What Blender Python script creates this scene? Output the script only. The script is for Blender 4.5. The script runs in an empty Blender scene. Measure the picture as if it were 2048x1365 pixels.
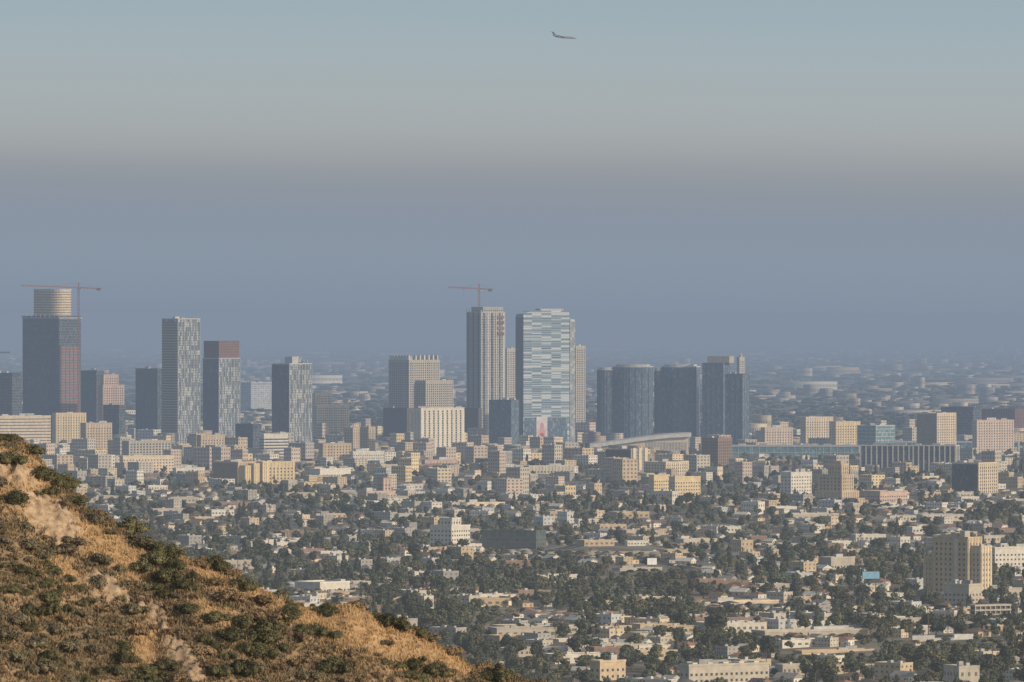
import bpy, math, random
import numpy as np
from mathutils import Vector, noise
R = math.radians
rnd = random.Random(11)
F = 14644.0; VH = 610.0; CH = 200.0
SC = bpy.context.scene
COL = SC.collection
def X(u, Y): return (u-1024)/F*Y
def Z(v, Y): return CH-(v-VH)/F*Y
def YB(v, z=0): return (CH-z)*F/(v-VH)
def UV(x, y, z): return 1024+x/y*F, VH+(CH-z)/y*F
def lin(r, g, b):
    f = lambda c: (c/255/12.92 if c/255 <= .04045 else ((c/255+.055)/1.055)**2.4)
    return (f(r), f(g), f(b), 1)
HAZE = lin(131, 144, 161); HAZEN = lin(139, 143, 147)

# ------------------------------------------------------------ materials
def haze_group():  # painted haze: a glow mixed over each surface by distance from the viewpoint
    g = bpy.data.node_groups.new('painted_haze', 'ShaderNodeTree')
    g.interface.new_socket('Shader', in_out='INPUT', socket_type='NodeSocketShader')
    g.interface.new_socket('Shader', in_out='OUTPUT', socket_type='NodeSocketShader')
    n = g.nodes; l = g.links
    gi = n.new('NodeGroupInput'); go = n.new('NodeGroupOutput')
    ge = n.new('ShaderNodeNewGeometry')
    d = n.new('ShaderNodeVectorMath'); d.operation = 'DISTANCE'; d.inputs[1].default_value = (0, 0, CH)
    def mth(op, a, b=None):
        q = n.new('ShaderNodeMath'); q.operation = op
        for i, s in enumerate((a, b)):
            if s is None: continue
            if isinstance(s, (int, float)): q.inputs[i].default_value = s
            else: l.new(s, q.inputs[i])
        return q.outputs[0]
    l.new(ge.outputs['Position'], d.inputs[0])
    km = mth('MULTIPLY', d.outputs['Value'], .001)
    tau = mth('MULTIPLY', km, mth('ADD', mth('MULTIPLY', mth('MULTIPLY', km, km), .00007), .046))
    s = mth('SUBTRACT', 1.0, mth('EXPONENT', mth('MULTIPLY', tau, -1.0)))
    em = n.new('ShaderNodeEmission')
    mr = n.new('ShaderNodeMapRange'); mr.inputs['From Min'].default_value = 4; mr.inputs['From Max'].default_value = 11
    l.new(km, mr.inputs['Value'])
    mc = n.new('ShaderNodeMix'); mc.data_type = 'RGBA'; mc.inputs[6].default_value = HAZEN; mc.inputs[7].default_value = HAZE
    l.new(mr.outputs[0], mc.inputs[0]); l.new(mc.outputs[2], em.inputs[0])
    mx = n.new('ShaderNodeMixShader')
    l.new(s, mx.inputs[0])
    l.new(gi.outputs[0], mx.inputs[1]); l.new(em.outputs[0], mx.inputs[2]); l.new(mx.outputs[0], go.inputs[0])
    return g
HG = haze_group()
def base_mat(name):
    m = bpy.data.materials.new(name); m.use_nodes = True
    m.cycles.emission_sampling = 'NONE'
    t = m.node_tree; b = t.nodes['Principled BSDF']; o = t.nodes['Material Output']
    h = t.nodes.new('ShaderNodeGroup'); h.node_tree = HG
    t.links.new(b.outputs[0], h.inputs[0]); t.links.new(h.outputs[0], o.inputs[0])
    return m, t, b
def math_node(t, op, a=None, b=None):
    n = t.nodes.new('ShaderNodeMath'); n.operation = op
    for i, q in enumerate((a, b)):
        if q is None: continue
        if isinstance(q, (int, float)): n.inputs[i].default_value = q
        else: t.links.new(q, n.inputs[i])
    return n.outputs[0]
def scale_col(t, col, fac):
    n = t.nodes.new('ShaderNodeVectorMath'); n.operation = 'SCALE'
    if isinstance(col, tuple): n.inputs[0].default_value = col[:3]
    else: t.links.new(col, n.inputs[0])
    t.links.new(fac, n.inputs['Scale'])
    return n.outputs[0]
MC = {}
def mk(name, col, rough=.85, ns=.25, na=.2, ov=.12, spec=.25, metal=0.0, attr=False):
    if name in MC: return MC[name]
    m, t, b = base_mat(name)
    tc = t.nodes.new('ShaderNodeTexCoord')
    nz = t.nodes.new('ShaderNodeTexNoise'); nz.inputs['Scale'].default_value = ns; nz.inputs['Detail'].default_value = 4
    t.links.new(tc.outputs['Object'], nz.inputs['Vector'])
    f = math_node(t, 'ADD', math_node(t, 'MULTIPLY', math_node(t, 'SUBTRACT', nz.outputs[0], .5), na*4), 1)
    if ov:
        oi = t.nodes.new('ShaderNodeObjectInfo')
        f2 = math_node(t, 'ADD', math_node(t, 'MULTIPLY', math_node(t, 'SUBTRACT', oi.outputs['Random'], .5), ov*2), 1)
        f = math_node(t, 'MULTIPLY', f, f2)
    if attr:
        a = t.nodes.new('ShaderNodeAttribute'); a.attribute_name = 'Col'
        c = scale_col(t, a.outputs['Color'], f)
    else:
        c = scale_col(t, tuple(col), f)
    t.links.new(c, b.inputs['Base Color'])
    b.inputs['Roughness'].default_value = rough
    b.inputs['Specular IOR Level'].default_value = spec
    b.inputs['Metallic'].default_value = metal
    MC[name] = m
    return m
def glass(name, ca, cb, pw, ph, rough=.15, light=None, prob=.15, wob=.04, spec=.5):
    if name in MC: return MC[name]
    m, t, b = base_mat(name)
    tc = t.nodes.new('ShaderNodeTexCoord'); sp = t.nodes.new('ShaderNodeSeparateXYZ')
    t.links.new(tc.outputs['Object'], sp.inputs[0])
    u = math_node(t, 'FLOOR', math_node(t, 'DIVIDE', math_node(t, 'ADD', sp.outputs[0], sp.outputs[1]), pw))
    v = math_node(t, 'FLOOR', math_node(t, 'DIVIDE', sp.outputs[2], ph))
    cx = t.nodes.new('ShaderNodeCombineXYZ'); t.links.new(u, cx.inputs[0]); t.links.new(v, cx.inputs[1])
    wn = t.nodes.new('ShaderNodeTexWhiteNoise'); t.links.new(cx.outputs[0], wn.inputs['Vector'])
    cr = t.nodes.new('ShaderNodeValToRGB'); e = cr.color_ramp.elements
    e[0].color = (*ca, 1); e[1].color = (*cb, 1); e[1].position = 1-prob-.02 if light else 1
    if light:
        q = cr.color_ramp.elements.new(1-prob); q.color = (*light, 1)
    t.links.new(wn.outputs['Value'], cr.inputs[0]); t.links.new(cr.outputs[0], b.inputs['Base Color'])
    ge = t.nodes.new('ShaderNodeNewGeometry')
    s1 = t.nodes.new('ShaderNodeVectorMath'); s1.operation = 'SUBTRACT'; s1.inputs[1].default_value = (.5, .5, .5)
    t.links.new(wn.outputs['Color'], s1.inputs[0])
    s2 = t.nodes.new('ShaderNodeVectorMath'); s2.operation = 'SCALE'; s2.inputs['Scale'].default_value = wob
    t.links.new(s1.outputs[0], s2.inputs[0])
    s3 = t.nodes.new('ShaderNodeVectorMath'); s3.operation = 'ADD'
    t.links.new(ge.outputs['Normal'], s3.inputs[0]); t.links.new(s2.outputs[0], s3.inputs[1])
    s4 = t.nodes.new('ShaderNodeVectorMath'); s4.operation = 'NORMALIZE'; t.links.new(s3.outputs[0], s4.inputs[0])
    t.links.new(s4.outputs[0], b.inputs['Normal'])
    b.inputs['Roughness'].default_value = rough; b.inputs['Specular IOR Level'].default_value = spec
    MC[name] = m
    return m
cream = mk('cream_stucco', (.56, .46, .33)); white = mk('white_paint', (.56, .52, .45)); tan = mk('tan_stone', (.46, .36, .245))
pink = mk('pink_stucco', (.44, .33, .265)); rose = mk('rose_beige_stone', (.50, .40, .32)); brown = mk('brown_brick', (.22, .155, .12)); grey = mk('grey_concrete', (.34, .32, .29))
conc = mk('pale_concrete', (.42, .375, .31)); yellow = mk('yellow_stucco', (.57, .45, .27)); terra = mk('terracotta_tile', (.29, .16, .11))
ribw = mk('ribbed_cream', (.60, .54, .44)); goldc = mk('golden_panel', (.50, .41, .28)); maroon = mk('maroon_brick', (.17, .10, .085))
rgrey = mk('grey_roofing', (.27, .255, .235)); rwhite = mk('white_roofing', (.56, .53, .47)); rdark = mk('dark_roofing', (.10, .095, .09))
rbrown = mk('brown_shingle', (.20, .145, .10)); dgrey = mk('dark_grey_cladding', (.10, .11, .12)); bronze = mk('bronze_spandrel', (.12, .10, .085)); umber = mk('umber_stone', (.24, .19, .14))
redst = mk('red_steel', (.34, .12, .075), .5); redmesh = mk('red_scaffold', (.22, .125, .11), na=.3); rust = mk('rust_formwork', (.15, .085, .07))
lgrey = mk('light_grey_panel', (.45, .45, .44)); mgrey = mk('mid_grey_concrete', (.43, .41, .38)); mech = mk('roof_machine', (.38, .37, .36), ov=.3)
paleblue = mk('pale_blue_panel', (.31, .37, .41))
win = glass('window_glass', (.04, .045, .05), (.09, .095, .10), 1.7, 1.5, .2, (.2, .2, .19), .08)
win2 = glass('house_window_glass', (.10, .10, .095), (.16, .155, .145), 1.7, 1.5, .25, (.25, .24, .22), .1)
gdark = glass('dark_curtain_glass', (.034, .042, .052), (.068, .083, .098), 1.6, 3.7, .16, (.13, .15, .17), .10)
gblue = glass('blue_curtain_glass', (.065, .095, .13), (.12, .165, .21), 1.8, 3.6, .14, (.18, .23, .27), .12)
gteal = glass('teal_curtain_glass', (.08, .16, .18), (.13, .22, .24), 3, 4, .2, (.2, .3, .32), .15)
gspeck = glass('speckled_curtain_glass', (.08, .095, .105), (.19, .21, .22), 1.8, 6.5, .2, (.42, .43, .41), .27)
gstripe = glass('striped_curtain_glass', (.09, .135, .175), (.20, .265, .32), 15, 1.9, .14, (.50, .52, .53), .30)
gpale = glass('pale_curtain_glass', (.18, .20, .22), (.30, .31, .31), 2.5, 3.6, .25, (.40, .41, .40), .2)
greencl = glass('grey_green_glass', (.06, .075, .07), (.10, .12, .115), 2.5, 3.5, .25)

# ------------------------------------------------------------ mesh builder
class MB:
    def __init__(s): s.v = []; s.f = []
    def box(s, x0, x1, y0, y1, z0, z1):
        b = len(s.v)
        s.v += [(x0,y0,z0),(x1,y0,z0),(x1,y1,z0),(x0,y1,z0),(x0,y0,z1),(x1,y0,z1),(x1,y1,z1),(x0,y1,z1)]
        s.f += [tuple(b+i for i in q) for q in ((0,3,2,1),(4,5,6,7),(0,1,5,4),(1,2,6,5),(2,3,7,6),(3,0,4,7))]
        return s
    def prism(s, pts, z0, z1):
        b = len(s.v); n = len(pts)
        s.v += [(x,y,z0) for x,y in pts]+[(x,y,z1) for x,y in pts]
        s.f.append(tuple(b+i for i in range(n-1,-1,-1))); s.f.append(tuple(b+n+i for i in range(n)))
        for i in range(n):
            j = (i+1) % n; s.f.append((b+i, b+j, b+n+j, b+n+i))
        return s
    def xprism(s, pts, x0, x1):
        b = len(s.v); n = len(pts)
        s.v += [(x0,y,z) for y,z in pts]+[(x1,y,z) for y,z in pts]
        s.f.append(tuple(b+i for i in range(n-1,-1,-1))); s.f.append(tuple(b+n+i for i in range(n)))
        for i in range(n):
            j = (i+1) % n; s.f.append((b+i, b+j, b+n+j, b+n+i))
        return s
    def poly(s, pts):
        b = len(s.v); s.v += [tuple(p) for p in pts]; s.f.append(tuple(range(b, b+len(pts)))); return s
    def tube(s, p0, p1, r0, r1=None, n=5):
        r1 = r0 if r1 is None else r1
        p0 = Vector(p0); p1 = Vector(p1); d = (p1-p0).normalized()
        a = d.orthogonal().normalized(); c = d.cross(a); b = len(s.v)
        for p, r in ((p0, r0), (p1, r1)):
            for i in range(n):
                t = 2*math.pi*i/n; s.v.append(tuple(p+a*(r*math.cos(t))+c*(r*math.sin(t))))
        for i in range(n):
            j = (i+1) % n; s.f.append((b+i, b+j, b+n+j, b+n+i))
        s.f.append(tuple(b+i for i in range(n-1,-1,-1))); s.f.append(tuple(b+n+i for i in range(n)))
        return s
    def mesh(s, name, m):
        me = bpy.data.meshes.new(name); me.from_pydata(s.v, [], s.f); me.materials.append(m); me.update(); return me
    def build(s, name, m, parent=None, loc=(0,0,0)):
        o = bpy.data.objects.new(name, s.mesh(name, m)); o.location = loc; COL.objects.link(o)
        if parent: o.parent = parent
        return o
def linked(name, me, parent, loc=(0,0,0)):
    o = bpy.data.objects.new(name, me); o.location = loc; COL.objects.link(o); o.parent = parent; return o
def thing(name, label, cat, loc, rz=0, group=None):
    o = bpy.data.objects.new(name, None); COL.objects.link(o); o.empty_display_size = 1
    o.location = loc; o.rotation_euler = (0, 0, rz); o['label'] = label; o['category'] = cat
    if group: o['group'] = group
    return o
def npmesh(name, V, Fq, m, col=None):
    me = bpy.data.meshes.new(name)
    V = np.asarray(V, np.float32); Fq = np.asarray(Fq, np.int32)
    me.vertices.add(len(V)); me.vertices.foreach_set('co', V.ravel())
    me.loops.add(Fq.size); me.loops.foreach_set('vertex_index', Fq.ravel())
    me.polygons.add(len(Fq)); me.polygons.foreach_set('loop_start', np.arange(0, Fq.size, 4, dtype=np.int32))
    if col is not None:
        a = me.attributes.new('Col', 'FLOAT_COLOR', 'POINT')
        c = np.ones((len(V), 4), np.float32); c[:, :3] = col; a.data.foreach_set('color', c.ravel())
    me.update(calc_edges=True); me.validate(); me.materials.append(m)
    return me

# ------------------------------------------------------------ camera, light, world
cam = bpy.data.cameras.new('camera'); co = bpy.data.objects.new('camera', cam); COL.objects.link(co)
cam.sensor_fit = 'HORIZONTAL'; cam.sensor_width = 36; cam.lens = 36*F/2048
cam.clip_start = 1; cam.clip_end = 400000
co.location = (0, 0, CH); co.rotation_euler = (R(90)-math.atan((682.5-VH)/F), 0, 0)
SC.camera = co
SEL = R(20); SAZ = R(121)
sv = Vector((math.sin(SAZ)*math.cos(SEL), math.cos(SAZ)*math.cos(SEL), math.sin(SEL)))
sun = bpy.data.lights.new('sun', 'SUN'); sun.energy = 3.5; sun.angle = R(.5); sun.color = (1, .85, .66)
so = bpy.data.objects.new('sun', sun); COL.objects.link(so); so.rotation_euler = sv.to_track_quat('Z', 'Y').to_euler()
so.location = (300, -300, 600)
w = bpy.data.worlds.new('World'); SC.world = w; w.use_nodes = True
t = w.node_tree; t.nodes.clear()
out = t.nodes.new('ShaderNodeOutputWorld')
sky = t.nodes.new('ShaderNodeTexSky'); sky.sky_type = 'NISHITA'; sky.sun_disc = False
sky.sun_elevation = SEL; sky.sun_rotation = SAZ; sky.air_density = 1.2; sky.dust_density = 2.5
b1 = t.nodes.new('ShaderNodeBackground'); b1.inputs[1].default_value = .13; t.links.new(sky.outputs[0], b1.inputs[0])
tc = t.nodes.new('ShaderNodeTexCoord'); sp = t.nodes.new('ShaderNodeSeparateXYZ'); t.links.new(tc.outputs['Generated'], sp.inputs[0])
mp = t.nodes.new('ShaderNodeMapping'); mp.inputs['Scale'].default_value = (14, 14, 160); t.links.new(tc.outputs['Generated'], mp.inputs[0])
nz = t.nodes.new('ShaderNodeTexNoise'); nz.inputs['Scale'].default_value = 1; nz.inputs['Detail'].default_value = 3; t.links.new(mp.outputs[0], nz.inputs['Vector'])
zz = math_node(t, 'ADD', sp.outputs[2], math_node(t, 'MULTIPLY', sp.outputs[0], .016))
zz = math_node(t, 'ADD', zz, math_node(t, 'MULTIPLY', math_node(t, 'SUBTRACT', nz.outputs[0], .5), .0022))
z0, z1 = -.004, .046
rf = math_node(t, 'DIVIDE', math_node(t, 'SUBTRACT', zz, z0), z1-z0)
cr = t.nodes.new('ShaderNodeValToRGB'); el = cr.color_ramp.elements
stops = [(640, (130,143,160)), (600, (132,146,163)), (520, (137,150,165)), (430, (139,149,163)), (380, (142,150,160)), (340, (149,155,161)),
         (300, (159,164,167)), (262, (165,171,173)), (190, (166,175,178)), (90, (163,177,183)), (0, (157,174,183))]
while len(el) > 1: el.remove(el[-1])
first = True
for v, c in stops:
    p = ((VH-v)/F-z0)/(z1-z0); p = max(0, min(1, p))
    if first: el[0].position = p; e = el[0]; first = False
    else: e = el.new(p)
    e.color = lin(*c)
t.links.new(rf, cr.inputs[0])
b2 = t.nodes.new('ShaderNodeBackground'); t.links.new(cr.outputs[0], b2.inputs[0])
mr = t.nodes.new('ShaderNodeMapRange'); mr.interpolation_type = 'SMOOTHSTEP'
mr.inputs['From Min'].default_value = .05; mr.inputs['From Max'].default_value = .28; t.links.new(sp.outputs[2], mr.inputs['Value'])
mx = t.nodes.new('ShaderNodeMixShader'); t.links.new(mr.outputs[0], mx.inputs[0]); t.links.new(b2.outputs[0], mx.inputs[1]); t.links.new(b1.outputs[0], mx.inputs[2])
t.links.new(mx.outputs[0], out.inputs[0])
SC.view_settings.view_transform = 'Standard'; SC.view_settings.look = 'None'; SC.view_settings.exposure = 0

# ------------------------------------------------------------ ground
def smooth(a, b, x):
    q = max(0, min(1, (x-a)/(b-a))); return q*q*(3-2*q)
def gz(x, y):
    k = smooth(3000, 3600, y)*(1-smooth(8300, 9400, y))*(1-smooth(700, 1000, abs(x)))
    if k == 0: return 0.0
    return k*(6*math.sin(x/190+1.1)*math.sin(y/330)+5*math.sin(y/210+x/260)+4*math.sin(x/120-y/500)+3)
xs = [-90000,-30000,-10000,-4000,-2000,-1400,-1000]+list(range(-900, 901, 45))+[1000,1400,2000,4000,10000,30000,90000]
ys = [-3000,0,1000,2000,2800]+list(range(3000, 9441, 40))+[10000,11000,12500,15000,20000,30000,50000,90000,180000]
V = [(x, y, gz(x, y)) for y in ys for x in xs]; nx = len(xs)
Fq = [(j*nx+i, j*nx+i+1, (j+1)*nx+i+1, (j+1)*nx+i) for j in range(len(ys)-1) for i in range(nx-1)]
m, t, b = base_mat('plain_ground')
ge = t.nodes.new('ShaderNodeNewGeometry')
mp = t.nodes.new('ShaderNodeMapping'); mp.inputs['Scale'].default_value = (.02, .006, 1); t.links.new(ge.outputs['Position'], mp.inputs[0])
n1 = t.nodes.new('ShaderNodeTexNoise'); n1.inputs['Scale'].default_value = 1; n1.inputs['Detail'].default_value = 8; t.links.new(mp.outputs[0], n1.inputs['Vector'])
cr = t.nodes.new('ShaderNodeValToRGB'); e = cr.color_ramp.elements
e[0].position = .38; e[0].color = (.09, .085, .055, 1); e[1].position = .66; e[1].color = (.27, .22, .155, 1)
t.links.new(n1.outputs[0], cr.inputs[0]); t.links.new(cr.outputs[0], b.inputs['Base Color']); b.inputs['Roughness'].default_value = .95
go = bpy.data.objects.new('ground', npmesh('ground', V, Fq, m)); COL.objects.link(go); go['kind'] = 'structure'
asph = mk('asphalt', (.06, .06, .06), .9)
mark = mk('lane_paint', (.6, .58, .5), .8)
pav = mk('pavement_concrete', (.3, .29, .27), .9)
def road(x0, y0, x1, y1, wd):
    n = int(math.hypot(x1-x0, y1-y0)/40)+1
    dx, dy = (x1-x0), (y1-y0); L = math.hypot(dx, dy); px, py = -dy/L, dx/L
    def strip(name, a0, a1, h, mm):
        mb = MB()
        for i in range(n):
            q = []
            for tt, s in ((i/n, a0), (i/n, a1), ((i+1)/n, a1), ((i+1)/n, a0)):
                x = x0+dx*tt+px*s; y = y0+dy*tt+py*s; q.append((x, y, gz(x0+dx*tt, y0+dy*tt)+h))
            mb.poly(q)
        o = mb.build(name, mm); o['kind'] = 'structure'
    strip('road', -wd/2, wd/2, .30, asph); strip('lane_marking', -.15, .15, .33, mark)
    strip('pavement', -wd/2-2.5, -wd/2, .45, pav); strip('pavement', wd/2, wd/2+2.5, .45, pav)
road(-260, 3300, 420, 9300, 16); road(-500, 5400, 600, 4750, 18); road(-600, 7300, 700, 6500, 18); road(500, 3600, -520, 8600, 14)

# ------------------------------------------------------------ building kit
HERO = []
S = {
 'dark':  dict(wall=gdark, band=dgrey, fh=3.9, bf=.28, pier=None),
 'darkv': dict(wall=gdark, band=dgrey, fh=3.9, bf=.22, pier=(6, .7, dgrey)),
 'blue':  dict(wall=gblue, band=dgrey, fh=3.7, bf=.12, pier=(9, .4, dgrey)),
 'teal':  dict(wall=gteal, band=lgrey, fh=5, bf=.12, pier=(9, .5, lgrey)),
 'speck': dict(wall=gspeck, band=dgrey, fh=3.5, bf=.2, pier=(7, .5, lgrey)),
 'pale':  dict(wall=gpale, band=lgrey, fh=3.6, bf=.3, pier=(6, .8, lgrey)),
 'bronze': dict(wall=bronze, band=win, fh=3.7, bf=.5, pier=(5, .9, bronze)),
 'cream': dict(wall=cream, band=win, fh=3.5, bf=.42, pier=(4.2, 2.0, cream)),
 'creamb': dict(wall=cream, band=win, fh=4.2, bf=.28, pier=None),
 'yellow': dict(wall=yellow, band=win, fh=3.6, bf=.42, pier=(4.5, 2.4, yellow)),
 'white': dict(wall=white, band=win, fh=3.4, bf=.45, pier=(4.5, 1.6, white)),
 'whiteb': dict(wall=white, band=win, fh=3.8, bf=.48, pier=None),
 'ribs':  dict(wall=ribw, band=win, fh=3.1, bf=.80, pier=(7.6, 4.8, ribw)),
 'tan':   dict(wall=tan, band=win, fh=3.5, bf=.42, pier=(4.4, 2.2, tan)),
 'pink':  dict(wall=pink, band=win, fh=3.5, bf=.4, pier=(4.4, 2.0, pink)),
 'rose':  dict(wall=rose, band=win, fh=3.5, bf=.38, pier=(4.4, 2.2, rose)),
 'brown': dict(wall=brown, band=win, fh=3.6, bf=.45, pier=(4, 1.5, brown)),
 'maroon': dict(wall=maroon, band=win, fh=3.6, bf=.45, pier=(4, 1.5, maroon)),
 'grey':  dict(wall=grey, band=win, fh=3.6, bf=.45, pier=(5, 2.0, grey)),
 'conc':  dict(wall=conc, band=win, fh=3.4, bf=.5, pier=(4.6, 1.7, conc)),
 'concb': dict(wall=conc, band=win, fh=3.6, bf=.45, pier=None),
 'colon': dict(wall=gdark, band=dgrey, fh=4, bf=.2, pier=(7, 1.5, white)),
 'green': dict(wall=greencl, band=dgrey, fh=3.6, bf=.3, pier=None),
}
def parapet(root, x0, x1, y0, y1, z, m, rm, h=1.2):
    t = .4
    mb = MB(); mb.box(x0-.25, x1+.25, y0-.25, y0-.25+t, z, z+h); mb.box(x0-.25, x1+.25, y1+.25-t, y1+.25, z, z+h)
    mb.box(x0-.25, x0-.25+t, y0-.25+t, y1+.25-t, z, z+h); mb.box(x1+.25-t, x1+.25, y0-.25+t, y1+.25-t, z, z+h)
    mb.build('parapet', m, root)
    return MB().box(x0+.2, x1-.2, y0+.2, y1-.2, z+.02, z+.3).build('roof', rm, root)
def units(root, x0, x1, y0, y1, z, n, big=1.0):
    for i in range(n):
        ww = rnd.uniform(.12, .3)*(x1-x0)*big; dd = rnd.uniform(.12, .3)*(y1-y0)*big; h = rnd.uniform(1.8, 4.2)*big
        cx = rnd.uniform(x0+ww/2+1, x1-ww/2-1) if x1-x0 > ww+2 else (x0+x1)/2
        cy = rnd.uniform(y0+dd/2+1, y1-dd/2-1) if y1-y0 > dd+2 else (y0+y1)/2
        MB().box(cx-ww/2, cx+ww/2, cy-dd/2, cy+dd/2, z+.31+i*.01, z+h).build('roof_unit', mech, root)
def block(root, x0, x1, y0, y1, z0, z1, st, roof=True, nu=1, rm=None, topm=1.2, basem=1.0, wins=False):
    MB().box(x0, x1, y0, y1, z0, z1).build('wall', st['wall'], root)
    fh = st['fh']; n = int((z1-z0-topm-basem)/fh)
    if n > 62: fh *= n/62; n = 62
    if wins:
        sp = 3.0; nxw = max(1, int((x1-x0-1)/sp)); nyw = max(1, int((y1-y0-1)/sp))
        while (nxw+nyw)*n > 100: sp *= 1.12; nxw = max(1, int((x1-x0-1)/sp)); nyw = max(1, int((y1-y0-1)/sp))
        ww = min(1.9, sp*.46); hh = fh*.40
        ma = MB().box(-ww/2, ww/2, -.1, .1, 0, hh).mesh('window', st['band']); mb_ = MB().box(-.1, .1, -ww/2, ww/2, 0, hh).mesh('window', st['band'])
        for k in range(n):
            zz = z0+basem+k*fh+fh*.25
            for i in range(nxw): linked('window', ma, root, (x0+(x1-x0)*(i+.5)/nxw, y0, zz))
            for i in range(nyw): linked('window', mb_, root, (x1, y0+(y1-y0)*(i+.5)/nyw, zz))
    else:
        bh = fh*st['bf']; d = .12
        me = MB().box(x0-d, x1+d, y0-d, y1+d, 0, bh).mesh('window_band', st['band'])
        for k in range(n):
            linked('window_band' if st['band'] is win else 'floor_band', me, root, (0, 0, z0+basem+k*fh+(fh-bh)*.5))
        if st['pier']:
            s, pw, pm = st['pier']
            na = max(2, min(26, round((x1-x0)/s))); nb = max(2, min(26, round((y1-y0)/s)))
            if (x1-x0) > 4:
                me = MB().box(-pw/2, pw/2, -.4, -.02, z0, z1-.03).mesh('pier', pm)
                for i in range(na+1): linked('pier', me, root, (x0+pw/2+(x1-x0-pw)*i/na, y0, 0))
            if (y1-y0) > 4:
                me = MB().box(.02, .4, -pw/2, pw/2, z0, z1-.03).mesh('pier', pm)
                for i in range(nb+1): linked('pier', me, root, (x1, y0+pw/2+(y1-y0-pw)*i/nb, 0))
    if roof:
        rf_ = parapet(root, x0, x1, y0, y1, z1, st['pier'][2] if st['pier'] else st['wall'], rm or rgrey)
        units(rf_, x0, x1, y0, y1, z1, nu)
def place(name, label, cat, ref, ul, ue, ur, vt, Y, phi):
    p = R(phi); a = (ue-ul)/F*Y/math.cos(p); bb = (ur-ue)/F*Y/math.sin(p)
    ex = Vector((math.cos(p), -math.sin(p), 0)); ey = Vector((math.sin(p), math.cos(p), 0))
    c = Vector((X(ue, Y), Y, 0))-ex*(a/2)+ey*(bb/2)
    g = gz(c.x, c.y)-.5 if gz(c.x, c.y) else 0
    root = thing(name, label, cat, (c.x, c.y, g), -p)
    h = Z(vt, Y)-g
    HERO.append((ref, ul, ur, vt, VH+(CH-g)/Y*F, c.x, c.y, .5*math.hypot(a, bb)+4, Y))
    return root, a, bb, h
def B(name, label, cat, ref, ul, ue, ur, vt, Y, phi, sk, nu=2, rm=None, wins=False):
    root, a, b, h = place(name, label, cat, ref, ul, ue, ur, vt, Y, phi)
    block(root, -a/2, a/2, -b/2, b/2, 0, h, S[sk], True, nu, rm, wins=wins)
    return root, a, b, h
def painted_shade(r, a, b, h, m=None):  # dark sheet laid over the left wall, standing in for its shade
    MB().box(-a/2+.2, a/2-.5, -b/2-.55, -b/2-.42, 1, h-.6).build('painted_shade', m or gdark, r)

# ------------------------------------------------------------ the tall towers
T = 'tower'; OB = 'office_tower'; AT = 'apartment_tower'
B(OB, 'dark glass tower cut off by the left edge of the photo', T, 'dark tower at left edge', -60, 24, 42, 748, 10300, 30, 'dark')
B('hotel_building', 'long low cream building with pale roof at far left above the hill', 'building', 'cream hall at left', -20, 0, 98, 834, 9900, 60, 'creamb', 3, rwhite)
r, a, b, h = place(OB, 'tall dark tower with louvred drum crown and red scaffolding beside its crane', T, 'drum-crowned tower', 42, 118, 158, 634, 10600, 32)
block(r, -a/2, a/2, -b/2, b/2, 0, h, S['dark'], True, 2)
zt = Z(580, 10600)
cx0, cx1, cy0, cy1 = -a/2+6, a/2-6, -b/2+10, b/2-6
pts = []
for i in range(28):
    q = 2*math.pi*i/28; c, s = math.cos(q), math.sin(q)
    f = lambda k: math.copysign(abs(k)**.6, k)
    pts.append(((cx0+cx1)/2+(cx1-cx0)/2*f(c), (cy0+cy1)/2+(cy1-cy0)/2*f(s)))
crown = MB().prism(pts, h+.4, zt).build('crown', goldc, r)
def ring(pts, k):
    cx = sum(p[0] for p in pts)/len(pts); cy = sum(p[1] for p in pts)/len(pts)
    return [(cx+(x-cx)*k, cy+(y-cy)*k) for x, y in pts]
for k in range(10):
    z = h+2+k*(zt-h-2)/10; MB().prism(ring(pts, 1.02), z, z+.85).build('louvre', bronze, crown)
MB().prism(ring(pts, 1.03), zt, zt+1.2).build('crown_rim', goldc, crown)
MB().box(-a/2-1.5, a/2+1.5, -b/2-1.5, b/2+1.5, h-2.5, h-1.2).build('ledge', lgrey, r)
for i in range(9):
    MB().box(-a/2+a*i/8-.3, -a/2+a*i/8+.3, -b/2-1.4, -b/2-.8, h-1.2, h+rnd.uniform(2, 5)).build('rail_post', mech, r)
hs = Z(692, 10600)
MB().box(a/2+.5, a/2+2.2, -b/2+1, b/2-5, 0, hs).build('scaffold', redmesh, r)
me = MB().box(a/2+.4, a/2+2.4, -b/2+.8, b/2-4.8, 0, 1.5).mesh('scaffold_deck', dgrey)
for k in range(int(hs/4)): linked('scaffold_deck', me, r, (0, 0, 3+k*4))
for k in range(5): MB().box(a/2+2.45, a/2+2.7, -b/2+3+k*(b-9)/4.6, -b/2+4.2+k*(b-9)/4.6, 0, hs-2).build('scaffold_pole', dgrey, r)
B(OB, 'slim dark tower with narrow vertical ribs behind the stepped pink tower', T, 'slim dark ribbed tower', 160, 193, 206, 743, 10900, 32, 'darkv')
r, a, b, h = B('office_building', 'stepped pinkish tower with window grid right of the red crane mast', T, 'stepped pink tower', 195, 206, 246, 772, 10500, 45, 'pink', 1)
block(r, -a/2+2, a/2-2, -b/2+3, b/2-9, h+.35, Z(751, 10500), S['pink'], True, 1)
B(OB, 'short dark glass block in front of the stepped pink tower', T, 'short dark block', 205, 238, 250, 812, 10050, 32, 'dark')
B(OB, 'dark tower with two-tone face standing between stepped pink and tall speckled towers', T, 'dark tower at left', 270, 315, 327, 739, 10650, 30, 'darkv')
r, a, b, h = B(AT, 'tall slim tower with bronze left face and speckled silver right face', T, 'tall speckled tower', 323, 356, 398, 639, 10250, 38, 'speck')
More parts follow.
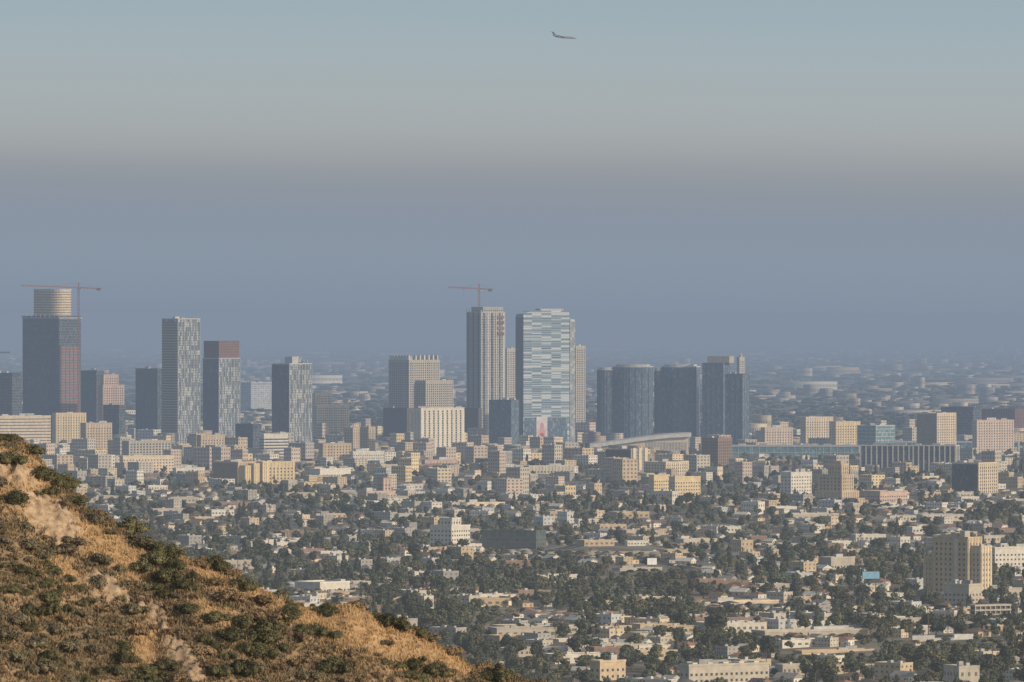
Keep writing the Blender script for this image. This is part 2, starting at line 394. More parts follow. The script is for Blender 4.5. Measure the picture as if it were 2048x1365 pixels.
MB().box(-a/2+.2, a/2-.6, -b/2-.55, -b/2-.42, 1, h-4).build('bronze_face', bronze, r)
me = MB().box(-a/2+.5, a/2-1, -b/2-.8, -b/2-.56, 0, 1.3).mesh('balcony_slab', conc)
for k in range(46): linked('balcony_slab', me, r, (0, 0, 6+k*3.7))
r, a, b, h = B(AT, 'speckled glass tower topped with rust brown unfinished floors', T, 'rust-topped tower', 405, 438, 478, 718, 10450, 36, 'speck', 0)
painted_shade(r, a, b, h)
zt = Z(684, 10450)
MB().box(-a/2+.8, a/2-.8, -b/2+.8, b/2-.8, h+1.25, zt).build('unfinished_floors', rust, r)
me = MB().box(-a/2+.3, a/2-.3, -b/2+.3, b/2-.3, 0, .6).mesh('floor_slab', redmesh)
for k in range(6): linked('floor_slab', me, r, (0, 0, h+3.5+k*3.6))
parapet(r, -a/2+.8, a/2-.8, -b/2+.8, b/2-.8, zt, rust, rgrey)
B(OB, 'pale hazy block behind and right of the rust-topped tower', T, 'pale hazy block', 478, 502, 541, 766, 13600, 35, 'pale')
r, a, b, h = B(AT, 'glass grid tower with shaded left face and cluttered roof crown', T, 'glass grid tower', 543, 579, 622, 729, 10000, 37, 'speck', 2)
painted_shade(r, a, b, h)
MB().box(-6, 7, -8, 6, h+.35, Z(714, 10000)).build('plant_room', lgrey, r)
for k in range(5):
    MB().box(-a/2+2+k*a/5, -a/2+3.4+k*a/5, b/2-8, b/2-6, h+.36, h+4+k % 3*2).build('roof_mast', mech, r)
r, a, b, h = B('apartment_building', 'stepped cream apartment block right of the glass grid tower', 'building', 'stepped cream block', 622, 634, 697, 812, 10700, 52, 'cream', 2)
block(r, -a/2+3, a/2-4, -b/2, b/2-28, h+.35, Z(788, 10700), S['cream'], True, 1)
r, a, b, h = B(AT, 'beige ribbed tower with white toothed crown and lower stepped wing', T, 'toothed-crown tower', 777, 818, 878, 722, 10600, 42, 'conc', 0)
zt = Z(711, 10600)
for i in range(7):
    for (qx, qy) in ((-a/2+a*(i+.5)/7, -b/2+1.2), (a/2-1.2, -b/2+b*(i+.5)/7)):
        if qx > a/2-2 and i == 0: continue
        MB().box(qx-2.2, qx+2.2, qy-1, qy+1, h+1.25, zt).build('crown_tooth', white, r)
MB().box(-a/2+4, a/2-4, -b/2+4, b/2-4, h+.32, zt-2).build('plant_room', conc, r)
block(r, a/2+.5, a/2+20, -b/2+14, b/2+8, 0, Z(763, 10600), S['conc'], True, 1)
block(r, -a/2+2, a/2+9, -b/2-14, -b/2-.5, 0, Z(818, 10600), S['bronze'], True, 1)
B(AT, 'broad white apartment slab with bold vertical ribs below the toothed-crown tower', T, 'white ribbed slab', 827, 842, 928, 818, 9500, 54, 'ribs', 3)
r, a, b, h = B(AT, 'tall tower under construction with pale vertical strips and crane on top', T, 'unfinished striped tower', 933, 962, 1010, 626, 10400, 40,  'grey', 1)
for (q, ww) in ((.28, 3.5), (.62, 2.2), (.92, 4)):
    MB().box(a/2+.42, a/2+.9, -b/2+b*q-ww/2, -b/2+b*q+ww/2, 0, h-.1).build('concrete_strip', mgrey, r)
for q in (.12, .45, .77):
    MB().box(a/2+.42, a/2+.7, -b/2+b*q-1.5, -b/2+b*q+1.5, 0, h-.1).build('glazed_strip', gdark, r)
for q in (.15, .5, .85):
    MB().box(-a/2+a*q-1.5, -a/2+a*q+1.5, -b/2-.9, -b/2-.42, 0, h-.1).build('concrete_strip', dgrey, r)
block(r, -a/2+5, a/2-.5, -b/2+5, b/2-4, h+.35, Z(616, 10400), S['grey'], True, 0)
for k in range(4):
    MB().box(a/2+.95, a/2+1.9, b/2-19, b/2-4, h-8-k*8, h-4-k*8).build('safety_screen', rust if k % 2 else redmesh, r)
for i in range(7):
    MB().box(-a/2+a*i/6-.25, -a/2+a*i/6+.25, -b/2+.6, -b/2+1.1, h+1.3, h+rnd.uniform(4, 7)).build('rebar_column', rust, r)
block(r, -a/2-3, a/2+2, -b/2-8, -b/2-1, 0, Z(818, 10400), S['bronze'], True, 0)
B(AT, 'narrow pale tower tucked between the unfinished tower and striped glass tower', T, 'narrow pale tower', 1008, 1014, 1032, 699, 11500, 40, 'conc', 1)
B(OB, 'dark glass block at the left foot of the striped glass tower', T, 'dark block at striped tower foot', 978, 1022, 1038, 802, 9850, 30, 'blue', 2)
r, a, b, h = place('hotel_tower', 'broad silver blue striped glass tower with tall banner at its foot', T, 'striped glass tower', 1032, 1047, 1150, 620, 10100, 64)
Y = 10100; zz = lambda v: Z(v, Y)
prof = [(-b/2, 0), (b/2, 0), (b/2, zz(640)), (b/2-.1*b, zz(638)), (b/2-.115*b, zz(622)), (-b/2+.2*b, zz(621)), (-b/2, zz(629))]
MB().xprism(prof, -a/2, a/2).build('wall', gstripe, r)
nfl = 56; fh = (zz(642)-4)/nfl
me = MB().box(-a/2-.12, a/2+.15, -b/2-.12, b/2+.12, 0, fh*.3).mesh('floor_band', paleblue)
for k in range(nfl): linked('floor_band', me, r, (0, 0, 4+k*fh))
for k in range(4):
    z = zz(642)+1+k*fh; MB().box(-a/2-.12, a/2+.15, -b/2+[0, 0, 3, 9][k], b/2-[9.3, 9.3, 9.3, 9.3][k], z, z+fh*.3).build('floor_band', paleblue, r)
MB().box(-a/2-.5, a/2-2, -b/2-.4, -b/2-.15, 0, zz(634)).build('painted_shade_end', gdark, r)  # dark sheet on the narrow left end, shade put in as colour
MB().box(a/2+.2, a/2+.8, b/2-.1*b, b/2+.2, 0, zz(643)).build('corner_fin', gpale, r)
MB().box(a/2+.2, a/2+.7, -b/2+.02*b, b/2-.15*b, 0, zz(836)).build('podium_glass', gblue, r)
MB().box(-a/2+4, a/2-4, -b/2+.35*b, b/2-.2*b, zz(622), zz(618)).build('plant_room', lgrey, r)
B(AT, 'narrow pale tower hidden behind the right edge of the striped glass tower', T, 'pale tower right of striped tower', 1146, 1152, 1171, 694, 10950, 40, 'conc', 1)
p = R(64); ex = Vector((math.cos(p), -math.sin(p), 0)); ey = Vector((math.sin(p), math.cos(p), 0))
wl = lambda u: (u-1047)/F*Y/math.sin(p)-b/2
bp = r.location+ex*(a/2+1.0)
bn = thing('banner', 'tall pink and red figure banner hanging at the foot of striped tower', 'banner', (bp.x, bp.y, 0), -p)
bw = mk('banner_white', (.50, .46, .46), ns=.1, na=.3); br = mk('banner_red', (.46, .09, .12)); bpk = mk('banner_pink', (.52, .27, .29))
y0b, y1b = wl(1072), wl(1094)
MB().box(0, .3, y0b, y1b, zz(915), zz(834)).build('cloth', bw, bn)
def blob(cu, cv, ru, rv, o, m, name):
    c0 = wl(cu); mb = MB()
    mb.poly([(o, c0+ru*.76*math.cos(2*math.pi*i/18)*(1+.15*math.sin(i*2.3)), zz(cv)+rv*.69*math.sin(2*math.pi*i/18)) for i in range(18)]); mb.build(name, m, bn)
blob(1083, 888, 8, 22, .36, br, 'red_figure'); blob(1083, 868, 7, 14, .34, bpk, 'pink_shape'); blob(1083, 852, 4, 7, .38, bpk, 'pink_head'); blob(1086, 905, 5, 9, .41, bpk, 'pink_patch')
def arcpts(wd, dep, bulge, n=12):
    P = [(-wd/2+wd*i/n, -bulge*(1-((2*i/n)-1)**2)) for i in range(n+1)]
    return P+[(wd/2, dep), (-wd/2, dep)]
def curved(root, pts, z1, st, off=(0, 0)):
    P = [(x+off[0], y+off[1]) for x, y in pts]
    MB().prism(P, 0, z1).build('wall', st['wall'], root)
    n = int(z1/3.8)
    me = MB().prism(ring(P, 1.006), 0, .5).mesh('floor_band', st['band'])
    for k in range(n-1): linked('floor_band', me, root, (0, 0, 4+k*3.8))
    for i, (x, y) in enumerate(P[:-2]):
        if i % 2 == 0: MB().box(x-.25, x+.25, y-.6, y+.1, 0, z1).build('mullion', dgrey, root)
    MB().prism(ring(P, 1.02), z1, z1+1.6).build('crown_rim', lgrey, root)
    MB().prism(ring(P, .86), z1+1.6, z1+4).build('plant_room', mech, root)
def ctower(label, ref, ul, ur, vt, Y, bays):
    x = X((ul+ur)/2, Y); root = thing(AT, label, T, (x, Y, 0), R(-14))
    for (u0, u1, v) in bays:
        wd = (u1-u0)/F*Y*1.0; curved(root, arcpts(wd, 26, wd*.16), Z(v, Y), S['blue'], ((((u0+u1)/2)-(ul+ur)/2)/F*Y, 0))
    HERO.append((ref, ul, ur, vt, VH+CH/Y*F, x, Y, 45, Y))
ctower('curved dark blue glass tower in two bays, leftmost of three glass towers', 'left curved glass tower', 1193, 1300, 734, 10300, [(1193, 1226, 741), (1227, 1299, 735)])
ctower('curved dark blue glass tower in the middle of three glass towers', 'middle curved glass tower', 1308, 1394, 735, 10350, [(1308, 1322, 742), (1323, 1393, 735)])
r, a, b, h = B(OB, 'dark blue glass tower with pale crown, rightmost of three glass towers', T, 'right blue glass tower', 1405, 1446, 1460, 728, 10300, 25, 'blue', 1)
MB().box(-a/2+6, a/2+8, -b/2+4, b/2-3, h+1.25, Z(713, 10300)).build('crown', conc, r)
block(r, a/2+.6, a/2+26, -b/2+8, b/2+10, 0, Z(750, 10300), S['blue'], True, 1)
r, a, b, h = B(OB, 'slender pale tower with rounded cap peeking over the blue glass tower', T, 'round-capped pale tower', 1474, 1479, 1490, 716, 10900, 40, 'conc', 0)
mb = MB(); rr = min(a, b)*.5
for i in range(5):
    mb.tube((0, 0, h+.3+i*1.4), (0, 0, h+.3+(i+1)*1.4-.01), rr*math.cos(i*.28), rr*math.cos((i+1)*.28), 14)
mb.build('cap', conc, r)

# ------------------------------------------------------------ mid-rise rows
rows = [
 ('office_building','low orange tan block in front of the drum-crowned tower','orange tan block',104,112,170,828,10200,58,'yellow',0),
 ('apartment_building','tan block with flat roof right of the orange tan block','flat tan block',160,172,222,848,9600,56,'tan',0),
 ('office_building','wide grey white office with terraces above the cream hotel','terraced grey office',243,258,340,884,9300,58,'conc',0),
 ('hotel_building','wide cream hotel with repeated bays left of the hillside skyline','cream bay hotel',238,246,346,914,8700,62,'cream',1),
 ('office_building','low beige block with flat roof below the tall speckled tower','beige block under speckled tower',393,402,448,872,9500,56,'tan',0),
 ('office_building','dark grey glass office below the rust-topped tower','dark grey office',470,506,522,850,9700,32,'dark',0),
 ('office_building','white office with strong horizontal window strips below the glass grid tower','white strip-window office',518,528,575,870,9300,58,'whiteb',0),
 ('office_building','broad tan block with flat top below the stepped cream block','broad tan block',637,646,702,889,9000,60,'tan',0),
 ('apartment_building','left tan tower block of a pair left of toothed-crown tower','left tan pair block',688,706,721,857,9650,36,'tan',0),
 ('apartment_building','right tan tower block of a pair left of toothed-crown tower','right tan pair block',720,737,750,856,9600,36,'tan',0),
 ('office_building','low white arcaded building below the pair of tan blocks','white arcaded building',700,706,768,905,9000,62,'white',1),
 ('hotel_building','large tan hotel with shadowed left wing and sunlit right wings','large tan hotel',425,476,526,926,7900,42,'tan',0),
 ('hotel_building','sunlit yellow wing standing against the large tan hotel','yellow hotel wing',520,528,588,926,8000,60,'yellow',0),
 ('church_building','pinkish building with small square tower among trees left of centre','pink towered building',714,733,790,985,7250,50,'pink',1),
 ('office_building','reddish office with flat roof left of the white ribbed slab foot','reddish office',843,850,915,922,8700,60,'pink',0),
 ('apartment_building','grey beige apartment slab below the striped glass tower','grey beige slab',1048,1058,1148,934,8250,60,'conc',0),
 ('office_building','grey office with shaded left face and three bright fins on right','three-fin office',1212,1262,1296,900,8400,33,'grey',0),
 ('apartment_building','cream blocky building right of the three-fin office','cream blocky building',1290,1332,1378,926,8350,40,'cream',0),
 ('apartment_building','bright yellow cream block with tall parapet below the convention roof','yellow cream block',1338,1350,1402,956,7600,56,'yellow',1),
 ('apartment_building','small yellow block left of the yellow cream block','small yellow block',1298,1308,1340,952,7750,50,'yellow',1),
 ('office_building','brown brick tower with window grid below the middle glass towers','brown brick tower',1405,1436,1465,878,8900,38,'brown',0),
 ('office_building','pink stone building with window grid left of the yellow framed block','pink stone building',1522,1530,1587,857,9900,60,'rose',0),
 ('office_building','cream stepped complex with yellow frames at right','cream stepped complex',1602,1612,1668,836,10100,56,'cream',0),
 ('apartment_building','yellow framed block with white bays right of cream stepped complex','yellow framed block',1660,1672,1722,845,9900,58,'yellow',0),
 ('office_building','low green blue glass block right of the yellow framed block','green blue glass block',1716,1752,1792,853,9800,42,'teal',0),
 ('office_building','grey cream office with shadowed left half near right edge','grey cream office',1836,1874,1915,828,9900,42,'cream',0),
 ('office_building','dark slab rising behind the rose beige grid building','dark slab at right',1884,1946,1966,816,10600,26,'dark',0),
 ('office_building','maroon block behind the rose beige grid building at right edge','maroon block',1950,2030,2052,820,10900,26,'maroon',0),
 ('office_building','pale rose beige grid building near the right edge','rose beige grid building',1946,1954,2031,842,9800,60,'rose',0),
 ('office_building','dark office with white column fins, left of a pair','left finned office',1722,1830,1836,893,8900,20,'colon',0),
 ('office_building','dark office with white column fins, right of a pair','right finned office',1827,1912,1920,893,8700,20,'colon',0),
 ('apartment_building','tower block with shaded left face and beige right face at right','dark and beige block',1906,1957,2000,928,7450,34,'cream',0),
 ('apartment_building','white apartment block with small windows right of centre','white apartment block',1562,1582,1625,947,7300,44,'white',1),
 ('office_building','pink strip building right of the stepped deco tower','pink strip building',1722,1760,1818,985,7200,48,'pink',1),
 ('apartment_building','long tan low-rise row with many windows near right edge','long tan low-rise',1742,1756,1852,1020,6900,60,'tan',1),
 ('apartment_building','tan low-rise with flat roof right of the long tan low-rise','second tan low-rise',1850,1862,1940,1022,6850,60,'cream',1),
 ('office_building','white modern block with shaded left half in the lower middle','white modern block',860,903,940,1054,5850,36,'white',1),
 ('office_building','long dark grey green office right of the white modern block','dark green office',964,1072,1092,1064,5950,22,'green',0),
 ('apartment_building','tall stepped tan apartment block at lower right edge','tall tan apartment block',1870,1936,1966,1078,4980,40,'tan',0),
 ('shop_building','low pale annex at the foot of the tall tan apartment block','pale annex',1890,1938,1966,1172,4860,36,'conc',1),
 ('apartment_building','long white terraced block above the golden slope','white terraced block',588,640,698,1168,4980,42,'white',1),
 ('warehouse_building','long low pale industrial building at the bottom right','pale industrial building',1360,1378,1542,1334,3890,58,'conc',1),
 ('shop_building','flat-roofed tan commercial block right of the pale industrial building','tan commercial block',1588,1604,1752,1306,4080,60,'tan',1),
 ('school_building','long pale building with dark windows above the pale industrial building','long pale building',1505,1530,1742,1266,4280,62,'conc',1),
 ('apartment_building','cream apartment block in trees at the bottom centre','cream block at bottom',1180,1200,1252,1326,3950,50,'tan',1),
 ('apartment_building','grey apartment block among trees left of the tan apartment tower','grey apartment block',1640,1662,1712,1118,5450,48,'conc',1),
 ('apartment_building','white low block right of the tall tan apartment block','white low block',1978,1990,2060,1098,5400,58,'white',1),
 ('apartment_building','cream low block in trees right of the dark green office','cream low block in trees',1225,1240,1325,1140,5350,58,'conc',1),
 ('apartment_building','cream apartment block with many windows below the white apartment block','cream many-window block',1340,1352,1412,1140,5450,56,'cream',1),
 ('apartment_building','cream low building with flat roof below the large tan hotel','cream low building',300,312,425,990,7400,60,'cream',1),
 ('apartment_building','white flat block left of the large tan hotel','white flat block',345,352,408,938,8600,58,'white',1),
 ('office_building','white cubic building right of the large tan hotel','white cubic building',618,640,700,940,8150,44,'white',1),
 ('apartment_building','cream slab behind trees near the right edge','cream slab by right edge',1995,2004,2070,985,7500,58,'cream',1),
 ('apartment_building','cream flat-roofed block under the grey beige slab','cream flat-roofed block',920,934,1010,1008,7000,56,'cream',1),
 ('apartment_building','pale block with red roof band left of the second tan low-rise','red-banded pale block',1760,1768,1820,988,7350,58,'white',1),
 ('office_building','tan office in trees left of the dark and beige block','tan office in trees',1830,1845,1880,955,7900,45,'cream',1),
 ('warehouse_building','long low pale warehouse among trees in the lower middle','long pale warehouse',985,1000,1120,1246,4620,62,'conc',1),
 ('warehouse_building','long low cream warehouse right of the dark green office trees','long cream warehouse',1420,1436,1560,1206,4900,62,'cream',1),
 ('shop_building','long flat pale roofed shop row near the right bottom corner','pale shop row',1800,1816,1990,1286,4180,62,'conc',1),
]
RB = {}
for q in rows:
    nm, lb, ref, ul, ue, ur, vt, Y, phi, sk, wi = q
    RB[ref] = B(nm, lb, 'building', ref, ul, ue, ur, vt, Y, phi, sk, rnd.randint(1, 3), rnd.choice([rgrey, rgrey, rwhite, rdark]), bool(wi))
r, a, b, h = RB['three-fin office']; painted_shade(r, a, b, h, bronze)
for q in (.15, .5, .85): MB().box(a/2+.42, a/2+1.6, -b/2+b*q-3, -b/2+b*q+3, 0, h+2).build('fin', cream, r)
r, a, b, h = RB['dark and beige block']; painted_shade(r, a, b, h)
r, a, b, h = RB['large tan hotel']; painted_shade(r, a, b, h, umber)  # umber here stands in for shade on the left wing
r, a, b, h = RB['grey cream office']; painted_shade(r, a, b, h, umber)
r, a, b, h = RB['pink towered building']
block(r, -a/2+2, -a/2+13, b/2-14, b/2-4, h+.4, h+12, S['pink'], True, 0)
MB().prism([(-a/2+2, b/2-14), (-a/2+13, b/2-14), (-a/2+13, b/2-4), (-a/2+2, b/2-4)], h+13.25, h+14.2).build('tower_cap', terra, r)
r, a, b, h = RB['large tan hotel']
for k in range(3): block(r, a/2+.6, a/2+9, -b/2+2+k*(b/3), -b/2+b/3-3+k*(b/3), 0, h-4+k*2, S['yellow'], True, 0)
r, a, b, h = RB['red-banded pale block']; MB().box(a/2+.42, a/2+.7, -b/2, b/2, h-1.6, h-.2).build('red_fascia', br, r)
r, a, b, h = RB['tall tan apartment block']
for k in range(3): MB().box(-a/2+3+k*8, -a/2+7+k*8, -3, 3, h+.33, h+3+k).build('roof_hut', conc, r)
MB().box(-a/2+a*.62, -a/2+a*.7, -b/2-.9, -b/2-.42, 0, h-.2).build('stair_strip', white, r)
block(r, a/2+.6, a/2+9, -b/2+3, b/2-1, 0, h*.86, S['cream'], True, 1)
block(r, -a/2-9, -a/2-.6, -b/2+1, b/2-2, 0, h*.66, S['tan'], True, 1)
r, a, b, h = RB['pale industrial building']
for k in range(5): MB().box(-a/2+1, a/2-1, -b/2+3+k*b/5.2, -b/2+6+k*b/5.2, h+.33, h+1.9).build('roof_light', rwhite, r)
r, a, b, h = RB['white modern block']
block(r, a/2-13, a/2-1, -b/2+2, -b/2+14, h+.4, h+6, S['white'], True, 0)
Y = 7350
r, a, b, h = place(OB, 'stepped tan deco tower with narrow upper shaft right of white apartment block', T, 'stepped deco tower', 1632, 1684, 1720, 985, Y, 36)
block(r, -a/2, a/2, -b/2, b/2, 0, h, S['tan'], True, 0)
block(r, -a/2+3, a/2-1, -b/2+1, b/2-8, h+.4, Z(950, Y), S['tan'], True, 0)
block(r, -2, a/2-2, -b/2+2, b/2-16, Z(950, Y)+.4, Z(930, Y), S['tan'], True, 1)
MB().prism([(0, -b/2+4), (a/2-4, -b/2+4), (a/2-4, b/2-20), (0, b/2-20)], Z(930, Y)+1.25, Z(921, Y)).build('upper_lantern', tan, r)
r, a, b, h = place('parking_garage', 'open concrete parking garage with dark decks at right edge', 'garage', 'parking garage', 1936, 1950, 2026, 1208, 4680, 60)
for k in range(4):
    MB().box(-a/2, a/2, -b/2, b/2, h*k/3.6, h*k/3.6+1.1).build('deck', conc, r)
MB().box(-a/2+1.5, a/2-1.5, -b/2+1.5, b/2-1.5, .01, h*.83).build('core', rdark, r)
for i in range(8): MB().box(a/2-.9, a/2-.2, -b/2+.3+(b-1.2)*i/7, -b/2+.9+(b-1.2)*i/7, 1.1, h*.83).build('column', grey, r)
Y = 9700; xh = X(1283, Y)
r = thing('convention_hall', 'long low hall with pale sloping roof below the blue glass towers', 'hall', (xh, Y, 0), 0)
P = lambda u, v: (X(u, Y)-xh, Z(v, Y))
def yprism(profile, y0, y1):
    mb = MB(); n = len(profile)
    mb.v = [(x, y0, z) for x, z in profile]+[(x, y1, z) for x, z in profile]
    mb.f = [tuple(range(n)), tuple(range(2*n-1, n-1, -1))]+[(i, n+i, n+(i+1) % n, (i+1) % n) for i in range(n)]
    return mb
top = [(1180, 889), (1220, 884), (1260, 878.5), (1300, 873), (1340, 869), (1382, 867)]
yprism([P(u, v) for u, v in top]+[P(u, v+7) for u, v in reversed(top)], -6, 90).build('roof', rwhite, r)
yprism([P(1200, 914)]+[P(1378, 914)]+[P(1376, 875)]+[P(1335, 877.5)]+[P(1290, 882.5)]+[P(1250, 888)]+[P(1205, 894)], 0, 84).build('wall', cream, r)
for k in range(14):
    u = 1292+k*6; MB().box(P(u, 0)[0], P(u+3.4, 0)[0], -.5, -.1, Z(905, Y), Z(885, Y)).build('shutter', grey, r)
MB().box(P(1200, 0)[0]-.3, P(1378, 0)[0]+.3, -.8, -.15, Z(914, Y), Z(907, Y)).build('plinth', cream, r)
HERO.append(('white-roofed hall', 1184, 1380, 868, 912, xh, Y+40, 75, Y))
def hall(label, ref, u0, u1, vt, Y, m=S['teal']):
    x = X((u0+u1)/2, Y); wd = (u1-u0)/F*Y
    r = thing('exhibition_hall', label, 'hall', (x, Y+25, 0), R(-6)); h = Z(vt, Y)
    block(r, -wd/2, wd/2, -25, 25, 0, h, m, False)
    rf_ = MB().box(-wd/2-1, wd/2+1, -26, 26, h+.02, h+1.6).build('roof', lgrey, r)
    for k in range(6): MB().box(-wd/2+wd*(k+.3)/6, -wd/2+wd*(k+.6)/6, -12, 8, h+1.62, h+3.4).build('roof_unit', mech, rf_)
    HERO.append((ref, u0, u1, vt, VH+CH/Y*F, x, Y+25, wd*.4, Y))
hall('long low teal glass hall right of the brown brick tower', 'teal glass hall', 1466, 1722, 894, 9500)
hall('long teal glass hall behind the pair of finned offices at right', 'right teal hall', 1722, 2040, 886, 10000)
Y = 5750; x0, x1 = X(950, Y), X(1318, Y); r = thing('road_bridge', 'long low concrete road bridge below the dark green office', 'bridge', ((x0+x1)/2, Y, 0), R(3))
hb = Z(1106, Y); L = x1-x0
MB().box(-L/2, L/2, -7, 7, hb-4.6, hb-.3).build('deck', umber, r); MB().box(-L/2, L/2, -7.35, -7.01, hb-1.2, hb+1.3).build('rail_wall', tan, r); MB().box(-L/2, L/2, 7.01, 7.35, hb-1.6, hb+.9).build('rail_wall', tan, r)
for i in range(10): MB().box(-L/2+4+(L-8)*i/9-.8, -L/2+4+(L-8)*i/9+.8, -5, 5, -6, hb-4.61).build('pillar', conc, r)
HERO.append(('long road bridge', 950, 1318, 1104, 1116, 0, -99999, 1, Y))
def billboard(label, u0, u1, v0, v1, Y, m):
    x = X((u0+u1)/2, Y); g = gz(x, Y); wd = (u1-u0)/F*Y; r = thing('billboard', label, 'billboard', (x, Y, g), R(18))
    za, zb = Z(v1, Y)-g, Z(v0, Y)-g
    MB().box(-wd/2, wd/2, -.2, .2, za, zb).build('panel', m, r); MB().box(-wd/2-.2, wd/2+.2, .21, .5, za-.3, zb+.3).build('frame', dgrey, r)
    for s in (-.3, .3): MB().box(wd*s-.25, wd*s+.25, .51, 1.0, 0, zb-.5).build('post', dgrey, r)
billboard('pale blue billboard among trees left of the tall tan apartment block', 1724, 1760, 1144, 1158, 5000, mk('blue_poster', (.20, .38, .52)))
billboard('small white billboard standing right of the long road bridge', 1294, 1314, 1117, 1130, 5400, mk('white_poster', (.7, .7, .7)))
def bar_lattice(mb, p0, p1, w, h, seg, rr, upv):
    p0 = Vector(p0); p1 = Vector(p1); d = p1-p0; L = d.length; d.normalize(); up = Vector(upv); sd = d.cross(up).normalized()
    cs = [sd*(-w/2)-up*(h/2), sd*(w/2)-up*(h/2), sd*(w/2)+up*(h/2), sd*(-w/2)+up*(h/2)]
    for c in cs: mb.tube(p0+c, p1+c, rr, rr, 4)
    n = max(1, int(L/seg))
    for i in range(n):
        a = p0+d*(L*i/n); b = p0+d*(L*(i+1)/n)
        for j in range(4):
            k = (j+1) % 4
            mb.tube(a+cs[j], b+cs[k], rr*.7, rr*.7, 3)
def crane(label, um, vb, vj, uL, uR, dv, Y):
    x = X(um, Y); zb = max(0, Z(vb, Y)); zj = Z(vj, Y); r = thing('tower_crane', label, 'crane', (x, Y, zb), 0)
    px = Y/F; hj = zj-zb
    mb = MB(); bar_lattice(mb, (0, 0, 0), (0, 0, hj), 2.7, 2.7, 4, .42, (0, 1, 0)); mb.build('mast', redst, r)
    mb = MB(); bar_lattice(mb, (0, 0, hj), (0, 0, hj+8), 1.6, 1.6, 4, .36, (0, 1, 0)); mb.build('tower_head', redst, r)
    jl = (uL-um)*px; jr = (uR-um)*px
    mb = MB(); bar_lattice(mb, (-1.2, 0, hj+1), (jl, 0, hj+1+dv*px*.7), 1.4, 1.5, 4, .32, (0, 0, 1)); jo = mb.build('jib', redst, r)
    mb = MB(); bar_lattice(mb, (1.2, 0, hj+1), (jr, 0, hj+.5-dv*px*.3), 1.7, 1.2, 4, .36, (0, 0, 1)); cj = mb.build('counter_jib', redst, r)
    MB().box(jr-7, jr-1.5, -1.2, 1.2, hj-3.2, hj-.1).build('counterweight', dgrey, cj)
    cb = MB().box(1.6, 3.9, -2.6, -.7, hj-2.4, hj+.3).build('cab', lgrey, r)
    MB().box(1.9, 3.6, -2.68, -2.61, hj-1.2, hj).build('cab_window', win, cb)
    MB().tube((0, 0, hj+7.8), (jl*.62, 0, hj+2), .16).build('tie_bar', redst, r); MB().tube((0, 0, hj+7.8), (jr*.85, 0, hj+1.2), .16).build('tie_bar', redst, r)
    tx = jl*.5; MB().box(tx-1, tx+1, -.6, .6, hj-.8, hj-.2).build('trolley', dgrey, jo); MB().tube((tx, 0, hj-10), (tx, 0, hj-.8), .08).build('hoist_rope', dgrey, jo)
crane('red tower crane on a tall mast beside the drum-crowned tower', 157, 930, 577, 42, 203, 6, 10480)
crane('red tower crane standing on the unfinished striped tower', 958, 614, 579, 896, 986, 4, 10428)
crane('tower crane tip poking in at the left edge of the photo', -70, 900, 706, 20, -110, -1, 10700)
Y = 8800
r = thing('jet_aeroplane', 'small grey T-tailed jet flying alone high in the sky', 'aeroplane', (X(1130, Y), Y, Z(75, Y)), R(-12)); r.rotation_euler = (R(-6), R(4), R(-12))
pm = mk('jet_paint', (.46, .46, .47), .4, na=.05, ov=0); pd = mk('jet_dark_paint', (.20, .21, .23), .4, na=.05, ov=0)
prof = [(-15, .35, .9), (-12.5, .8, .6), (-9, 1.25, .2), (-4, 1.45, 0), (6, 1.45, 0), (10, 1.4, 0), (12.6, 1.1, -.15), (14.2, .6, -.35), (15, .1, -.5)]
mb = MB()
for (xa, ra, za), (xb, rb, zb) in zip(prof, prof[1:]): mb.tube((xa, 0, za), (xb, 0, zb), ra, rb, 12)
fus = mb.build('fuselage', pm, r)
SIX = [(0,1,2,3),(7,6,5,4),(0,4,5,1),(1,5,6,2),(2,6,7,3),(3,7,4,0)]
mb = MB(); P4 = [(-10.5, 0, 1.2), (-14.6, 0, .9), (-16.4, 0, 5.0), (-13.8, 0, 5.0)]
mb.v = [(x, -.18, z) for x, y, z in P4]+[(x, .18, z) for x, y, z in P4]; mb.f = SIX; fin = mb.build('tail_fin', pd, r)
for s in (-1, 1):
    mb = MB(); P4 = [(2.5, s*1.2, -.9), (-2.5, s*1.2, -.9), (-6.2, s*12.5, .2), (-4.8, s*12.5, .2)]
    mb.v = P4+[(x, y, z+.28) for x, y, z in P4]; mb.f = SIX; mb.build('wing', pd, r)
    mb = MB(); P4 = [(-13.8, s*.1, 5.0), (-16.2, s*.1, 5.0), (-17, s*4.6, 5.1), (-15.8, s*4.6, 5.1)]
    mb.v = P4+[(x, y, z+.2) for x, y, z in P4]; mb.f = SIX; mb.build('tailplane', pd, fin)
    mb = MB(); mb.tube((-11.5, s*2.2, .7), (-9.3, s*2.2, .7), .55, .8, 10).tube((-9.3, s*2.2, .7), (-7, s*2.2, .7), .8, .7, 10); mb.build('engine', pd, r)
MB().box(12.2, 13.4, -.75, .75, .35, .85).build('cockpit_window', win, fus)
for i in range(10): MB().box(-5+i*1.5, -4.5+i*1.5, -1.47, -1.38, .2, .65).build('cabin_window', win, fus)

